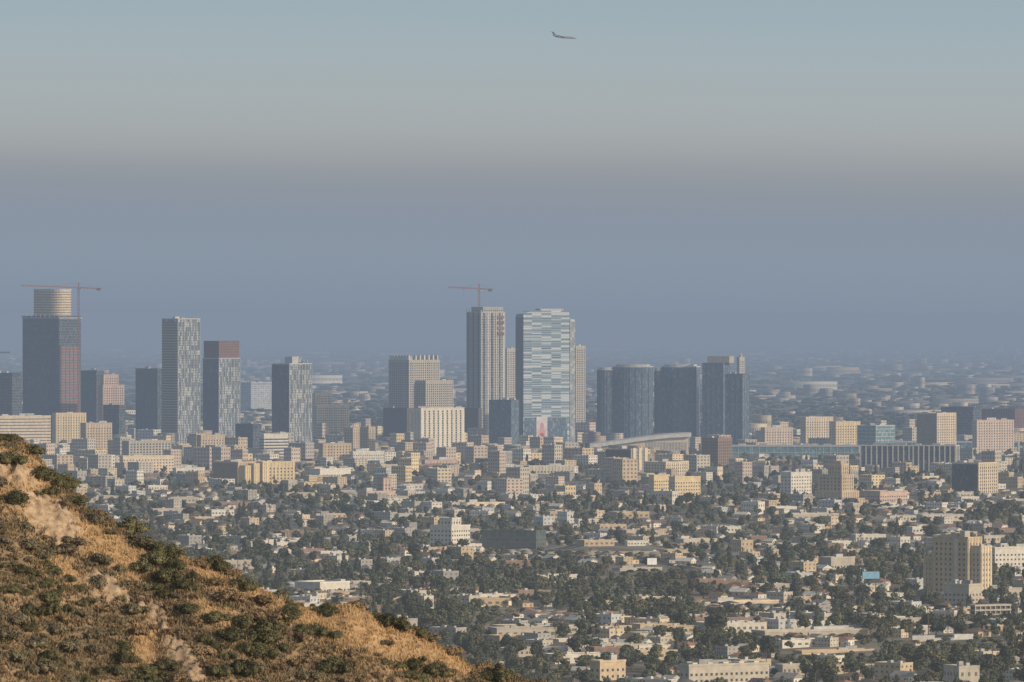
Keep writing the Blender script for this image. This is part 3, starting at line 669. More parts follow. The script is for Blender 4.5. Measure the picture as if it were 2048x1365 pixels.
# ------------------------------------------------------------ hill
sil = [(-3000,-500),(-1200,260),(-400,660),(-120,800),(0,874),(45,894),(90,946),(150,996),(200,1032),(290,1086),(330,1106),(400,1118),(470,1148),(520,1186),(600,1206),(650,1210),(700,1208),(760,1236),(830,1268),(900,1306),(950,1336),(1000,1352),(1060,1374),(1300,1490),(2500,2090),(6000,3810),(12000,6300)]
su = [X(u, 520) for u, v in sil]; sz = [Z(v, 520) for u, v in sil]
def ridge(x): return float(np.interp(x, su, sz))
def polyd(u, v, P):
    best = 1e9
    for (a, b), (c, d) in zip(P, P[1:]):
        dx, dy = c-a, d-b; t = max(0, min(1, ((u-a)*dx+(v-b)*dy)/(dx*dx+dy*dy)))
        best = min(best, math.hypot(u-a-dx*t, v-b-dy*t))
    return best
RA = [(-20, 925), (20, 950), (60, 985), (90, 1030), (130, 1066)]; RB_ = [(190, 1165), (245, 1188), (300, 1222), (335, 1262), (352, 1300), (395, 1352)]
def rockm(u, v):
    q = max(1.1*math.exp(-(polyd(u, v, RA)/32)**2), .95*math.exp(-(polyd(u, v, RB_)/24)**2))
    if q < .03: return 0.0
    n = noise.noise((u/60, v/45, 3.3))*.8+noise.noise((u/16, v/11, 1.1))*.7
    return min(1, q*smooth(-.75, .25, n))
GP = [(735, 1262, 190, 48, .42), (640, 1240, 95, 32, .35), (235, 1112, 80, 30, .6), (520, 1200, 100, 18, .4), (180, 1075, 70, 26, .8), (870, 1312, 100, 26, .45), (40, 960, 70, 60, .6), (430, 1230, 80, 18, .5), (400,1140,80,14,.4), (140, 1150, 60, 20, .6), (300, 1290, 40, 50, .2)]
def grassm(u, v):
    s = 0
    for cu, cv, ru, rv, an in GP:
        c, q = math.cos(an), math.sin(an); du, dv = u-cu, v-cv
        s = max(s, math.exp(-((du*c+dv*q)/ru)**2-((-du*q+dv*c)/rv)**2))
    return s
def hill_zm(x, y):
    yr = 520+3*math.sin(x/6.5+1); d = yr-y
    z = ridge(x)-(.62 if d > 0 else .55)*(math.sqrt(d*d+2.2)-1.48)
    u, v = UV(x, y, z)
    if not (-75 < x < 25 and 455 < y < 560): return z, 0, 0
    m = rockm(u, v); g = grassm(u, v)
    z += noise.noise((x*.2, y*.2, 3))*.6+noise.noise((x*.65, y*.65, 1))*.25+noise.noise((x*2.1, y*2.1, 5))*.07*(1-.7*g)
    if m > .03:
        z += m*(.15+1.0*abs(noise.noise((x*.8, y*.8, 8)))+.75*abs(noise.noise((x*2.2, y*2.2, 2)))+.3*noise.noise((x*5, y*5, 4)))
    return z, m, g
xs = [-420,-300,-200,-140,-100,-80,-65,-56]+[round(-50+.2*i, 3) for i in range(301)]+[16,24,40,70,110,160,230,300,400]
ys = [180,250,320,380,420,445,462]+[round(472+.2*i, 3) for i in range(291)]+[535,545,560,590,640,700,780,880]
V = []; rk = []; gr = []
for y in ys:
    for x in xs:
        z, m, g = hill_zm(x, y); V.append((x, y, max(z, -2))); rk.append(m); gr.append(g)
nx = len(xs); Fq = [(j*nx+i, j*nx+i+1, (j+1)*nx+i+1, (j+1)*nx+i) for j in range(len(ys)-1) for i in range(nx-1)]
m, t, b = base_mat('hillside')
def ramp(fac, pts):
    cr = t.nodes.new('ShaderNodeValToRGB'); e = cr.color_ramp.elements
    e[0].position = pts[0][0]; e[0].color = (*pts[0][1], 1); e[1].position = pts[-1][0]; e[1].color = (*pts[-1][1], 1)
    for p, c in pts[1:-1]: q = e.new(p); q.color = (*c, 1)
    t.links.new(fac, cr.inputs[0]); return cr.outputs[0]
ge = t.nodes.new('ShaderNodeNewGeometry')
def nzn(sc, det=5):
    n = t.nodes.new('ShaderNodeTexNoise'); n.inputs['Scale'].default_value = sc; n.inputs['Detail'].default_value = det; t.links.new(ge.outputs['Position'], n.inputs['Vector']); return n.outputs[0]
soil = ramp(nzn(.8), [(.3, (.15, .105, .065)), (.5, (.24, .165, .096)), (.7, (.33, .22, .125))])
gold = ramp(nzn(1.6), [(.3, (.34, .21, .10)), (.7, (.45, .29, .145))])
rock = ramp(nzn(2.6), [(.3, (.20, .135, .085)), (.5, (.36, .255, .16)), (.7, (.48, .355, .235))])
ar = t.nodes.new('ShaderNodeAttribute'); ar.attribute_name = 'rock'; ag = t.nodes.new('ShaderNodeAttribute'); ag.attribute_name = 'grass'
m1 = t.nodes.new('ShaderNodeMix'); m1.data_type = 'RGBA'; m2 = t.nodes.new('ShaderNodeMix'); m2.data_type = 'RGBA'
gf = math_node(t, 'ADD', ag.outputs['Fac'], math_node(t, 'MULTIPLY', math_node(t, 'SUBTRACT', nzn(.6), .5), .8))
t.links.new(gf, m1.inputs[0]); t.links.new(soil, m1.inputs[6]); t.links.new(gold, m1.inputs[7])
rfc = math_node(t, 'MULTIPLY', ar.outputs['Fac'], 1.4); rfc = math_node(t, 'MINIMUM', rfc, 1)
t.links.new(rfc, m2.inputs[0]); t.links.new(m1.outputs[2], m2.inputs[6]); t.links.new(rock, m2.inputs[7])
t.links.new(m2.outputs[2], b.inputs['Base Color']); b.inputs['Roughness'].default_value = .95
bu = t.nodes.new('ShaderNodeBump'); bu.inputs['Strength'].default_value = .5; bu.inputs['Distance'].default_value = .15; t.links.new(nzn(5), bu.inputs['Height']); t.links.new(bu.outputs[0], b.inputs['Normal'])
me = npmesh('hill', V, Fq, m)
for nme, arr in (('rock', rk), ('grass', gr)):
    a_ = me.attributes.new(nme, 'FLOAT', 'POINT'); a_.data.foreach_set('value', np.array(arr, np.float32))
ho = bpy.data.objects.new('hill', me); COL.objects.link(ho); ho['kind'] = 'structure'

# ------------------------------------------------------------ foliage kit
nr = np.random.default_rng(5)
def leaf_cloud(lobes, n, size, flat=.0, inner=.7):
    L = np.array(lobes, float); wts = L[:, 3]**2; wts /= wts.sum()
    idx = nr.choice(len(L), n, p=wts); d = nr.normal(size=(n, 3)); d /= np.linalg.norm(d, axis=1)[:, None]
    d[:, 2] = np.where(d[:, 2] < -.5, -d[:, 2], d[:, 2])
    rad = L[idx, 3]*(inner+(1.12-inner)*nr.random(n)**.6)
    c = L[idx, :3]+d*rad[:, None]*np.array([1, 1, 1-flat])
    a = nr.normal(size=(n, 3))*.5+d*.9; a /= np.linalg.norm(a, axis=1)[:, None]
    b_ = np.cross(a, nr.normal(size=(n, 3))); b_ /= np.linalg.norm(b_, axis=1)[:, None]; e = np.cross(a, b_)
    s = size*(.6+.8*nr.random(n))[:, None]
    Vv = np.stack([c-b_*s-e*s*.5, c+b_*s*.4-e*s*.7, c+b_*s+e*s*.5, c-b_*s*.4+e*s*.7], 1).reshape(-1, 3)
    Fv = np.arange(4*n).reshape(-1, 4)
    return Vv, Fv
def core(lobes, k, nu=7, nv=4):
    Vs = []; Fs = []; o = 0
    for x, y, z, r_ in lobes:
        for j in range(nv+1):
            ph = math.pi*(j/nv*.94+.03)
            for i in range(nu):
                th = 2*math.pi*i/nu; q = r_*k*(.85+.3*nr.random())
                Vs.append((x+q*math.sin(ph)*math.cos(th), y+q*math.sin(ph)*math.sin(th), z+q*math.cos(ph)))
        for j in range(nv):
            for i in range(nu):
                Fs.append((o+j*nu+i, o+(j+1)*nu+i, o+(j+1)*nu+(i+1) % nu, o+j*nu+(i+1) % nu))
        o = len(Vs)
    return np.array(Vs), np.array(Fs)
def join(*parts):
    Vs = []; Fs = []; o = 0
    for v, f in parts: Vs.append(v); Fs.append(f+o); o += len(v)
    return np.concatenate(Vs), np.concatenate(Fs)
def lf(name, col, ov=.35): return mk(name, col, .75, 1.2, .3, ov, .2)
leafG = lf('green_leaves', (.085, .095, .055)); leafD = lf('dark_leaves', (.060, .071, .048)); leafO = lf('olive_leaves', (.112, .106, .064))
sageM = lf('sage_leaves', (.175, .145, .090), .2); dryM = lf('dry_brush', (.225, .155, .088), .2); chapM = lf('chaparral_leaves', (.112, .103, .050), .3); bark = mk('bark', (.11, .08, .055))
protos = []
def proto(name, parts):
    r = bpy.data.objects.new(name, None); COL.objects.link(r); protos.append(r); by = {}
    for q in parts:
        o = bpy.data.objects.new(q[0], q[1]); COL.objects.link(o); o.parent = by[q[2]] if len(q) > 2 else r; protos.append(o); by.setdefault(q[0], o)
    return r
KIDS = {}
def inst(pr, label, cat, loc, rz, sc, group, skip=()):
    r = pr.copy(); COL.objects.link(r); r.location = loc; r.rotation_euler = (0, 0, rz); r.scale = sc
    r['label'] = label; r['category'] = cat; r['group'] = group
    if pr.name not in KIDS: KIDS[pr.name] = [(c, list(c.children)) for c in pr.children]
    for ch, gs in KIDS[pr.name]:
        if ch.name.split('.')[0] in skip: continue
        c = ch.copy(); COL.objects.link(c); c.parent = r
        for g2 in gs:
            if g2.name.split('.')[0] in skip: continue
            d = g2.copy(); COL.objects.link(d); d.parent = c
    return r
def shrub_proto(name, m, wd, ht, n, leaf, nl):
    lobes = []
    for i in range(nl):
        an = rnd.uniform(0, 6.28); q = rnd.uniform(.1, .8)*wd/2; rr = rnd.uniform(.11, .25)*wd
        lobes.append((q*math.cos(an), q*math.sin(an), max(rr*.4, rnd.uniform(.2, .7)*ht*(1-.5*q/(wd/2))), min(rr, ht*.42)))
    fo = join(leaf_cloud(lobes, n, leaf, .15, .6), core(lobes, .62))
    mb = MB()
    for i in range(5):
        an = i*1.26+rnd.random(); mb.tube((0, 0, -.3), (wd*.25*math.cos(an), wd*.25*math.sin(an), ht*.55), .05, .02, 4)
    return proto(name, [('foliage', npmesh('foliage', fo[0], fo[1], m)), ('stem', mb.mesh('stem', bark))])
SH = {'green': [shrub_proto('green_shrub', chapM, 2.4, 1.3, 2300, .055, 15) for _ in range(4)],
      'sage': [shrub_proto('sage_shrub', sageM, 1.9, .85, 1800, .045, 14) for _ in range(4)],
      'dry': [shrub_proto('dry_shrub', dryM, 1.6, .7, 1500, .045, 13) for _ in range(4)]}
def xy_at(u, v):
    for y in np.arange(486, 523, .25):
        x = X(u, y); z = hill_zm(x, y)[0]
        if UV(x, y, z)[1] <= v: return x, y, z
    y = 519; x = X(u, y); return x, y, hill_zm(x, y)[0]
key = [(30, 878, 'green', 1.0, 'dark green shrub crowning the hill at the left edge'), (66, 908, 'green', .8, 'dark green shrub just right of the hilltop shrub at left edge'),
 (262, 1066, 'green', 1.05, 'large dark green shrub on the skyline of the upper slope'), (345, 1110, 'green', .85, 'round green shrub on the skyline below the upper slope'),
 (30, 1010, 'green', 1.1, 'dark green shrub below the upper rock outcrop at left edge'), (435, 1138, 'green', .9, 'green shrub on the skyline in mid slope'),
 (645, 1228, 'green', .8, 'green shrub at the head of the golden grass'), (530, 1285, 'green', 1.2, 'large dark green shrub left of the golden grass'),
 (1000, 1362, 'green', 1.0, 'dark green shrub at the right foot of the hill'), (865, 1355, 'green', 1.1, 'wide green shrub at the bottom of the golden grass'),
 (330, 1165, 'green', 1.0, 'green shrub above the lower rock outcrop'), (775, 1290, 'sage', .6, 'small grey shrub alone in the golden grass'),
 (670, 1345, 'green', 1.0, 'green shrub below the golden grass'), (480, 1350, 'green', 1.2, 'green shrub at the bottom right of the lower rock outcrop'), (120,976,'green',.8,'green shrub on the skyline right of the upper rock outcrop'),(490,1180,'green',.8,'green shrub on the skyline left of the golden grass')]
pl = []
def put(kind, x, y, s, label, group):
    z = hill_zm(x, y)[0]
    inst(rnd.choice(SH[kind]), label, 'shrub', (x, y, z-.12*s), rnd.uniform(0, 6.28), (s*rnd.uniform(.85, 1.3), s*rnd.uniform(.85, 1.3), s*rnd.uniform(.75, 1.15)), group)
    pl.append((x, y, s))
for u, v, k, s, lb in key:
    x, y, z = xy_at(u, v); put(k, x, y, s, lb, 'shrubs on the hillside')
cnt = {'green': 0, 'sage': 0, 'dry': 0}
def where_hill(u, v):
    if u < 260: return 'on the upper left slope' if v < 1150 else 'on the lower left slope'
    if u < 560: return 'beside the lower rock outcrop' if v > 1200 else 'on the middle slope under the skyline'
    return 'around the golden grass'
tries = 0
while tries < 8000 and sum(cnt.values()) < 520:
    tries += 1
    x = rnd.uniform(-38, 3); y = rnd.uniform(484, 524); z, m_, g_ = hill_zm(x, y); u, v = UV(x, y, z)
    if v > 1420 or u > 1085 or u < -30: continue
    if y > 519 and rnd.random() < .65: continue
    if rnd.random() < g_*1.25 or (m_ > .35 and rnd.random() < .9): continue
    nn = noise.noise((x*.16, y*.16, 9)); n3 = noise.noise((x*.12, y*.12, 4))
    k = 'green' if nn+rnd.uniform(-.2, .2) > .17 else ('sage' if n3+rnd.uniform(-.3, .3) > 0 else 'dry')
    if cnt[k] >= 295: continue
    s = rnd.uniform(.35, .95) if k == 'green' else rnd.uniform(.45, 1.3)
    if any((x-a)**2+(y-b_)**2 < (.6*(s+c))**2 for a, b_, c in pl): continue
    cnt[k] += 1
    put(k, x, y, s, {'green': 'leafy green shrub ', 'sage': 'low grey sage shrub ', 'dry': 'low dry brown shrub '}[k]+where_hill(u, v), {'green': 'green shrubs ', 'sage': 'sage shrubs ', 'dry': 'dry shrubs '}[k]+'on the hillside')
def tufts(n, sel, hgt, wid, cols, spread):
    Vs = []; Cs = []; k = 0; tr = 0
    while k < n and tr < n*14:
        tr += 1
        x = rnd.uniform(-38, 3); y = rnd.uniform(484, 524); z, m_, g_ = hill_zm(x, y); u, v = UV(x, y, z)
        if v > 1400 or u > 1090 or u < -30 or not sel(m_, g_): continue
        k += 1; c = rnd.choice(cols); q = rnd.uniform(.85, 1.15); c = [e_*q for e_ in c]
        for j in range(6):
            an = rnd.uniform(0, 6.28); hx = rnd.uniform(.6, 1.2)*hgt; lx, ly = math.cos(an)*spread*rnd.random(), math.sin(an)*spread*rnd.random()
            bx, by = x+rnd.uniform(-.2, .2), y+rnd.uniform(-.2, .2); w_ = wid*rnd.uniform(.6, 1.3); a2 = rnd.uniform(0, 6.28); wx, wy = w_*math.cos(a2), w_*math.sin(a2)
            Vs += [(bx-wx, by-wy, z-.05), (bx+wx, by+wy, z-.05), (bx+lx+wx*.25, by+ly+wy*.25, z+hx), (bx+lx-wx*.25, by+ly-wy*.25, z+hx)]; Cs += [c]*4
    return np.array(Vs), np.arange(len(Vs)).reshape(-1, 4), np.array(Cs)
attM = mk('tuft', (1, 1, 1), .8, .8, .15, 0, .15, attr=True)
a_, f_, c_ = tufts(6500, lambda m_, g_: g_ > .15+rnd.random()*.3 and m_ < .6, .18, .03, [(.44, .29, .145), (.47, .315, .16), (.40, .26, .125)], .15)
o = bpy.data.objects.new('dry_grass', npmesh('dry_grass', a_, f_, attM, c_)); COL.objects.link(o); o['kind'] = 'stuff'; o['label'] = 'golden dry grass covering the open slope of the hill'; o['category'] = 'grass'
a_, f_, c_ = tufts(9500, lambda m_, g_: m_ < .5 and g_ < .55 and rnd.random() > g_*1.2, .22, .05, [(.22, .155, .09), (.18, .14, .085), (.26, .18, .10), (.14, .12, .065)], .3)
o = bpy.data.objects.new('undergrowth', npmesh('undergrowth', a_, f_, attM, c_)); COL.objects.link(o); o['kind'] = 'stuff'; o['label'] = 'low brown brush filling gaps between the hillside shrubs'; o['category'] = 'undergrowth'

# ------------------------------------------------------------ trees for the plain
def tree_lobes(wd, ht, n):
    L = []
    for i in range(n):
        an = rnd.uniform(0, 6.28); q = rnd.uniform(.1, .55)*wd/2
        L.append((q*math.cos(an), q*math.sin(an), ht*rnd.uniform(.36, .8), wd*rnd.uniform(.16, .27)))
    L.append((0, 0, ht*.78, wd*.22)); return L
def trunk_mesh(ht, wd):
    mb = MB().tube((0, 0, -.5), (0, 0, ht*.45), .35, .22, 6)
    for i in range(4):
        an = i*1.6+rnd.random(); mb.tube((0, 0, ht*.35), (wd*.22*math.cos(an), wd*.22*math.sin(an), ht*.65), .16, .06, 4)
    return mb.mesh('trunk', bark)
def broad(m, wd, ht):
    L = tree_lobes(wd, ht, 9); fo = join(leaf_cloud(L, 800, .45, .1, .6), core(L, .7))
    return proto('broadleaf_tree', [('crown', npmesh('crown', fo[0], fo[1], m)), ('trunk', trunk_mesh(ht, wd))])
def conif():
    L = [(rnd.uniform(-.3, .3), rnd.uniform(-.3, .3), 2+i*1.25, 2.3*(1-i/11)+.25) for i in range(10)]
    fo = join(leaf_cloud(L, 600, .45, .4, .6), core(L, .65))
    return proto('conifer_tree', [('crown', npmesh('crown', fo[0], fo[1], leafD)), ('trunk', MB().tube((0, 0, -.5), (0, 0, 10), .3, .1, 6).mesh('trunk', bark))])
def palm():
    mb = MB().tube((0, 0, -.5), (.3, .1, 8), .32, .24, 6).tube((.3, .1, 8), (.5, .1, 16), .24, .2, 6)
    fm = MB()
    for i in range(18):
        an = i*2.4; el = rnd.uniform(-.5, 1.1); prev = None
        for k in range(5):
            rr = k*.75; zz_ = 16+math.sin(el)*rr-.16*rr*rr; w_ = .42*(1-abs(k-2)/3.2)
            cx, cy = .5+math.cos(an)*rr*math.cos(el)*.95, .1+math.sin(an)*rr*math.cos(el)*.95; qx, qy = -math.sin(an)*w_, math.cos(an)*w_
            cur = ((cx-qx, cy-qy, zz_), (cx+qx, cy+qy, zz_))
            if prev: fm.poly([prev[0], prev[1], cur[1], cur[0]])
            prev = cur
    return proto('palm_tree', [('crown', fm.mesh('crown', leafO)), ('trunk', mb.mesh('trunk', bark))])
TR = {'dark': [broad(leafD, 10, 10) for _ in range(3)], 'green': [broad(leafG, 9.5, 9) for _ in range(3)], 'olive': [broad(leafO, 9, 9) for _ in range(2)], 'conifer': [conif(), conif()], 'palm': [palm(), palm()]}
# ------------------------------------------------------------ small building prototypes
def win_parts(w, d, floors, base, fh, nxw, nyw, ww=1.5, wh=1.3):
    P = []
    ma = MB().box(-ww/2, ww/2, -.08, .08, 0, wh).mesh('window', win2); mb_ = MB().box(-.08, .08, -ww/2, ww/2, 0, wh).mesh('window', win2)
    for k in range(floors):
        for i in range(nxw):
            P.append((ma, (-w/2+w*(i+.5)/nxw, -d/2, base+k*fh)))
        for i in range(nyw): P.append((mb_, (w/2, -d/2+d*(i+.5)/nyw, base+k*fh)))
    return P
def proto_b(name, parts, wins):
    r = proto(name, parts)
    for me, loc in wins:
        o = bpy.data.objects.new('window', me); COL.objects.link(o); o.parent = r; o.location = loc; protos.append(o)
    return r
def house(wm, rm, w, d, h, hip):
    body = MB().box(-w/2, w/2, -d/2, d/2, -1, h)
    rp = MB(); e = .5; rh = 2.0
    if hip:
        k = d/2*.9
        A = [(-w/2-e, -d/2-e, h), (w/2+e, -d/2-e, h), (w/2+e, d/2+e, h), (-w/2-e, d/2+e, h)]; T1, T2 = (-w/2+k, 0, h+rh), (w/2-k, 0, h+rh)
        for q in ((A[0], A[1], T2, T1), (A[2], A[3], T1, T2), (A[1], A[2], T2), (A[3], A[0], T1), (A[3], A[2], A[1], A[0])): rp.poly(q)
    else:
        rp.xprism([(-d/2-e, h), (d/2+e, h), (0, h+rh+.5)], -w/2-e, w/2+e)
    ch = MB().box(w*.2, w*.2+.8, d*.2, d*.2+.8, h, h+rh+1.4).mesh('chimney', brown)
    dr = MB().box(-.5, .5, -d/2-.08, -d/2+.05, -.3, 1.9).mesh('door', brown)
    hd = MB().box(.3, .4, -d/2-.16, -d/2-.081, .8, .95).mesh('handle', mech)
    return proto_b('house', [('wall', body.mesh('wall', wm)), ('roof', rp.mesh('roof', rm)), ('chimney', ch, 'roof'), ('door', dr), ('handle', hd, 'door')], win_parts(w, d, 1, 1.0, 3, 3, 2, 1.3, 1.1))
def flatb(name, wm, rm, w, d, h, floors, nxw, nyw, ww=1.3, wh=1.1):
    body = MB().box(-w/2, w/2, -d/2, d/2, -2, h)
    rp = MB().box(-w/2+.25, w/2-.25, -d/2+.25, d/2-.25, h+.01, h+.25)
    t_ = .3; pp = MB().box(-w/2-.1, w/2+.1, -d/2-.1, -d/2+t_-.1, h, h+.8).box(-w/2-.1, w/2+.1, d/2-t_+.1, d/2+.1, h, h+.8).box(-w/2-.1, -w/2+t_-.1, -d/2+t_-.1, d/2-t_+.1, h, h+.8).box(w/2-t_+.1, w/2+.1, -d/2+t_-.1, d/2-t_+.1, h, h+.8)
    u1 = MB().box(-w*.2, -w*.2+2.5, -1, 1.5, h+.26, h+1.8); u2 = MB().box(w*.15, w*.15+1.8, .5, 2.5, h+.26, h+1.5)
    fh = h/floors
    return proto_b(name, [('wall', body.mesh('wall', wm)), ('roof', rp.mesh('roof', rm)), ('parapet', pp.mesh('parapet', wm)), ('roof_unit', u1.mesh('roof_unit', mech), 'roof'), ('roof_unit', u2.mesh('roof_unit', mech), 'roof')], win_parts(w, d, floors, fh*.35, fh, nxw, nyw, ww, wh))
HP = [('cream house with brown roof', house(cream, rbrown, 13, 9, 3.0, False)), ('white house with grey gabled roof', house(white, rgrey, 12, 9, 3.2, False)),
      ('tan house with hipped brown roof', house(tan, rbrown, 14, 10, 3.0, True)), ('white house with red tiled roof', house(white, terra, 13, 10, 4.0, True)),
      ('grey house with dark hipped roof', house(grey, rdark, 12, 9, 3.3, True)), ('cream house with pale gabled roof', house(cream, rwhite, 14, 9, 3.0, False))]
AP = [('cream apartment block', flatb('apartment_building', cream, rgrey, 19, 12, 6.6, 2, 6, 3)), ('white apartment block', flatb('apartment_building', white, rwhite, 22, 11, 6.2, 2, 7, 3)),
      ('tan apartment block', flatb('apartment_building', tan, rgrey, 18, 12, 8.6, 3, 5, 3)), ('white stucco apartment block', flatb('apartment_building', lgrey, rwhite, 17, 12, 6.4, 2, 5, 3)),
      ('grey apartment block', flatb('apartment_building', grey, rdark, 20, 12, 8.8, 3, 6, 3)), ('beige apartment block', flatb('apartment_building', conc, rgrey, 16, 12, 6.8, 2, 5, 3))]
CP = [('white flat-roofed shop building', flatb('shop_building', white, rwhite, 34, 16, 4.6, 1, 7, 3, 2.4, 1.5)), ('tan flat-roofed shop building', flatb('shop_building', tan, rgrey, 28, 15, 4.4, 1, 6, 3, 2.4, 1.5)),
      ('grey flat-roofed shop building', flatb('shop_building', conc, rwhite, 40, 18, 5, 1, 8, 3, 2.4, 1.6)), ('red brick shop building', flatb('shop_building', brown, rgrey, 28, 15, 5, 1, 6, 3, 2, 1.6))]
MP = [('tan mid-rise block', flatb('midrise_building', tan, rgrey, 26, 20, 20, 6, 5, 4, 2.2, 1.7)), ('cream mid-rise block', flatb('midrise_building', cream, rgrey, 30, 18, 17, 5, 6, 4, 2.6, 1.7)),
      ('pale beige mid-rise block', flatb('midrise_building', conc, rwhite, 24, 20, 22, 6, 5, 4, 2.4, 1.8)), ('yellow cream mid-rise block', flatb('midrise_building', yellow, rgrey, 28, 20, 15, 4, 6, 4, 2.2, 1.7)),
      ('warm tan mid-rise block', flatb('midrise_building', rose, rdark, 24, 18, 22, 6, 5, 4, 2.2, 1.8)), ('white mid-rise block', flatb('midrise_building', white, rwhite, 28, 18, 16, 5, 6, 4, 2.2, 1.6))]
DIM = {'house': (13, 5.2), 'apt': (19, 7.2), 'com': (32, 5), 'mid': (30, 19), 'dark': (10, 10), 'green': (9.5, 9), 'olive': (9, 9), 'conifer': (4.6, 14.5), 'palm': (5, 17)}
# ------------------------------------------------------------ scatter over the plain
MIDH = [h for h in HERO if h[3] > 780]
def hides(u, wpx, vt, Y, big):
    for h in MIDH:
        if Y < h[8] and abs(u-(h[1]+h[2])/2) < (h[2]-h[1])/2+wpx/2:
            if h[3]-3 < vt < h[3]+.42*(h[4]-h[3]): return True
            if vt <= h[3]-3 and h[8]-Y < (2600 if big else 900): return True
    return False
TREES = ('dark', 'green', 'olive')
items = []
v = 1440.0
while v > 872:
    Y = YB(v); px = F/Y; u = -50-rnd.random()*40
    belt = max(0, min(1, (1020-v)/80))
    while u < 2110:
        Yj = Y*(1+rnd.uniform(-.006, .006)); x = X(u, Yj)
        n1 = noise.noise((x/90, Yj/260, 2)); n2 = noise.noise((x/35, Yj/110, 6))
        tp = .665+.55*n1+.3*n2
        tp -= belt*(.24 if u < 1320 else .10)
        if 850 < u < 1330 and 1150 < v < 1215: tp += .25
        if rnd.random() < tp:
            q = rnd.random(); k = 'dark' if q < .36 else 'green' if q < .66 else 'olive' if q < .86 else 'conifer' if q < .94 else 'palm'
            s = rnd.uniform(.5, 1.25)
            if k == 'palm': s = rnd.uniform(.7, 1.15)
        else:
            q = rnd.random()
            if v > 1060: k = 'house' if q < .70 else 'apt' if q < .88 else 'com'
            else: k = 'house' if q < .48 else 'apt' if q < .86 else 'com'
            if rnd.random() < belt*(.42 if u < 1320 else .18)*(1.3 if v < 950 else .7): k = 'mid'
            s = rnd.uniform(.6, 1.08)
            if k == 'com': s = rnd.uniform(.55, 1.25)
            if k == 'mid': s = rnd.uniform(.5, 1.2)
        wd, ht = DIM[k][0]*s, DIM[k][1]*s
        if k == 'com': ht = DIM[k][1]*rnd.uniform(.8, 1.2)
        if k == 'mid': ht = DIM[k][1]*rnd.uniform(.5, 1.35)
        if k == 'apt' and v < 1010 and rnd.random() < .3: ht *= rnd.uniform(1.3, 2.2)
        elif k == 'apt' and rnd.random() < .07: ht *= 1.7
        if k in TREES and rnd.random() < .45: wd *= rnd.uniform(1.1, 1.7)
        u += wd*px*.5; x = X(u, Yj); g0 = gz(x, Yj)
        ok = all((x-h[5])**2+(Yj-h[6])**2 > (h[7]+wd*.4)**2 for h in HERO)
        if ok and (hides(u, wd*px, VH+(CH-g0-ht)*px, Yj, k == 'mid' or ht > 12) or (935 < u < 1330 and 1095 < v < 1142)):
            if k in ('mid', 'apt', 'com'): k = 'house'; wd = 11; ht = 4.2
            elif k in ('conifer', 'palm'): k = 'green'; wd = 7; ht = 4.2
            else: ht = min(ht, 4.5); wd = min(wd, 9)
            if k == 'house': ht = 4.2
            if hides(u, wd*px, VH+(CH-g0-ht)*px, Yj, False): ht *= .7
            if 935 < u < 1330 and 1095 < v < 1118: ok = False
        if ok: items.append(dict(k=k, x=x, y=Yj, w=wd, h=ht, s=s, u=u, v=v))
        u += wd*px*(.42 if k in TREES else .53)*rnd.uniform(.8, 1.25)
    v -= 5.0*(4000/Y)**.55
buf = np.zeros((700, 1040), bool)
for cidx in range(1040):
    vs = np.interp(cidx*2, [p[0] for p in sil], [p[1] for p in sil]); k = int(vs/2)
    if k < 700: buf[max(0, k):, cidx] = True
allq = [(i['y'], i) for i in items]+[(h[8], h) for h in HERO]
allq.sort(key=lambda q: q[0])
vis = []
for y, it in allq:
    if isinstance(it, dict):
        g = gz(it['x'], it['y']); it['g'] = g; px = F/y
        u0, u1 = it['u']-it['w']*px/2, it['u']+it['w']*px/2; vb = VH+(CH-g)*px; vt = vb-it['h']*px
    else: u0, u1, vt, vb = it[1:5]
    a, b_, c, d = [int(round(q/2)) for q in (u0, u1, vt, vb)]
    a, b_ = max(0, a), min(1024, max(b_, a+1)); c, d = max(0, c), min(683, max(d, c+1))
    if a >= b_ or c >= d: continue
    sub = buf[c:d, a:b_]; free = sub.size-int(sub.sum())
    if isinstance(it, dict):
        it['vis'] = free
        if free < 4: continue
        vis.append(it)
        if it['k'] in TREES:
            e = max(0, (b_-a)//6); buf[c+(d-c)//5:d, a+e:b_-e] = True
        elif it['k'] in ('palm', 'conifer'): pass
        else: buf[c:d, a:b_] = True
    else: buf[c:d, a:b_] = True
def pick(kinds, n):
    L = sorted([i for i in vis if i['k'] in kinds and i['vis'] >= 12], key=lambda i: -i['vis'])[:n]
    for i in L: i['ind'] = True
    return L
chosen = pick(('house',), 298)+pick(('apt',), 240)+pick(('com',), 160)+pick(('mid',), 150)+pick(TREES, 298)+pick(('conifer',), 100)+pick(('palm',), 100)
REF = [(h[0], (h[1]+h[2])/2, h[4]-8 if h[4] < 1400 else 1350) for h in HERO if h[3] > 800]
def rel(u, v):
    rf_, ru, rv = min(REF, key=lambda q: abs(q[1]-u)+1.6*abs(q[2]-v)); du, dv = u-ru, v-rv
    if abs(du) > 1.4*abs(dv): return ('left of the ' if du < 0 else 'right of the ')+rf_
    return ('in front of the ' if dv > 0 else 'behind the ')+rf_
LOOK = {'dark': 'broad dark tree', 'green': 'rounded green tree', 'olive': 'pale olive tree', 'conifer': 'narrow dark conifer', 'palm': 'tall palm'}
for i in chosen:
    if i['k'] == 'house': i['p'] = rnd.choice(HP)
    elif i['k'] == 'apt': i['p'] = rnd.choice(AP)
    elif i['k'] == 'com': i['p'] = rnd.choice(CP)
    elif i['k'] == 'mid': i['p'] = rnd.choice(MP)
    else: i['p'] = (LOOK[i['k']], rnd.choice(TR[i['k']]))
    i['lab'] = i['p'][0]+' '+rel(i['u'], i['v'])
bylab = {}
for i in chosen: bylab.setdefault(i['lab'], []).append(i)
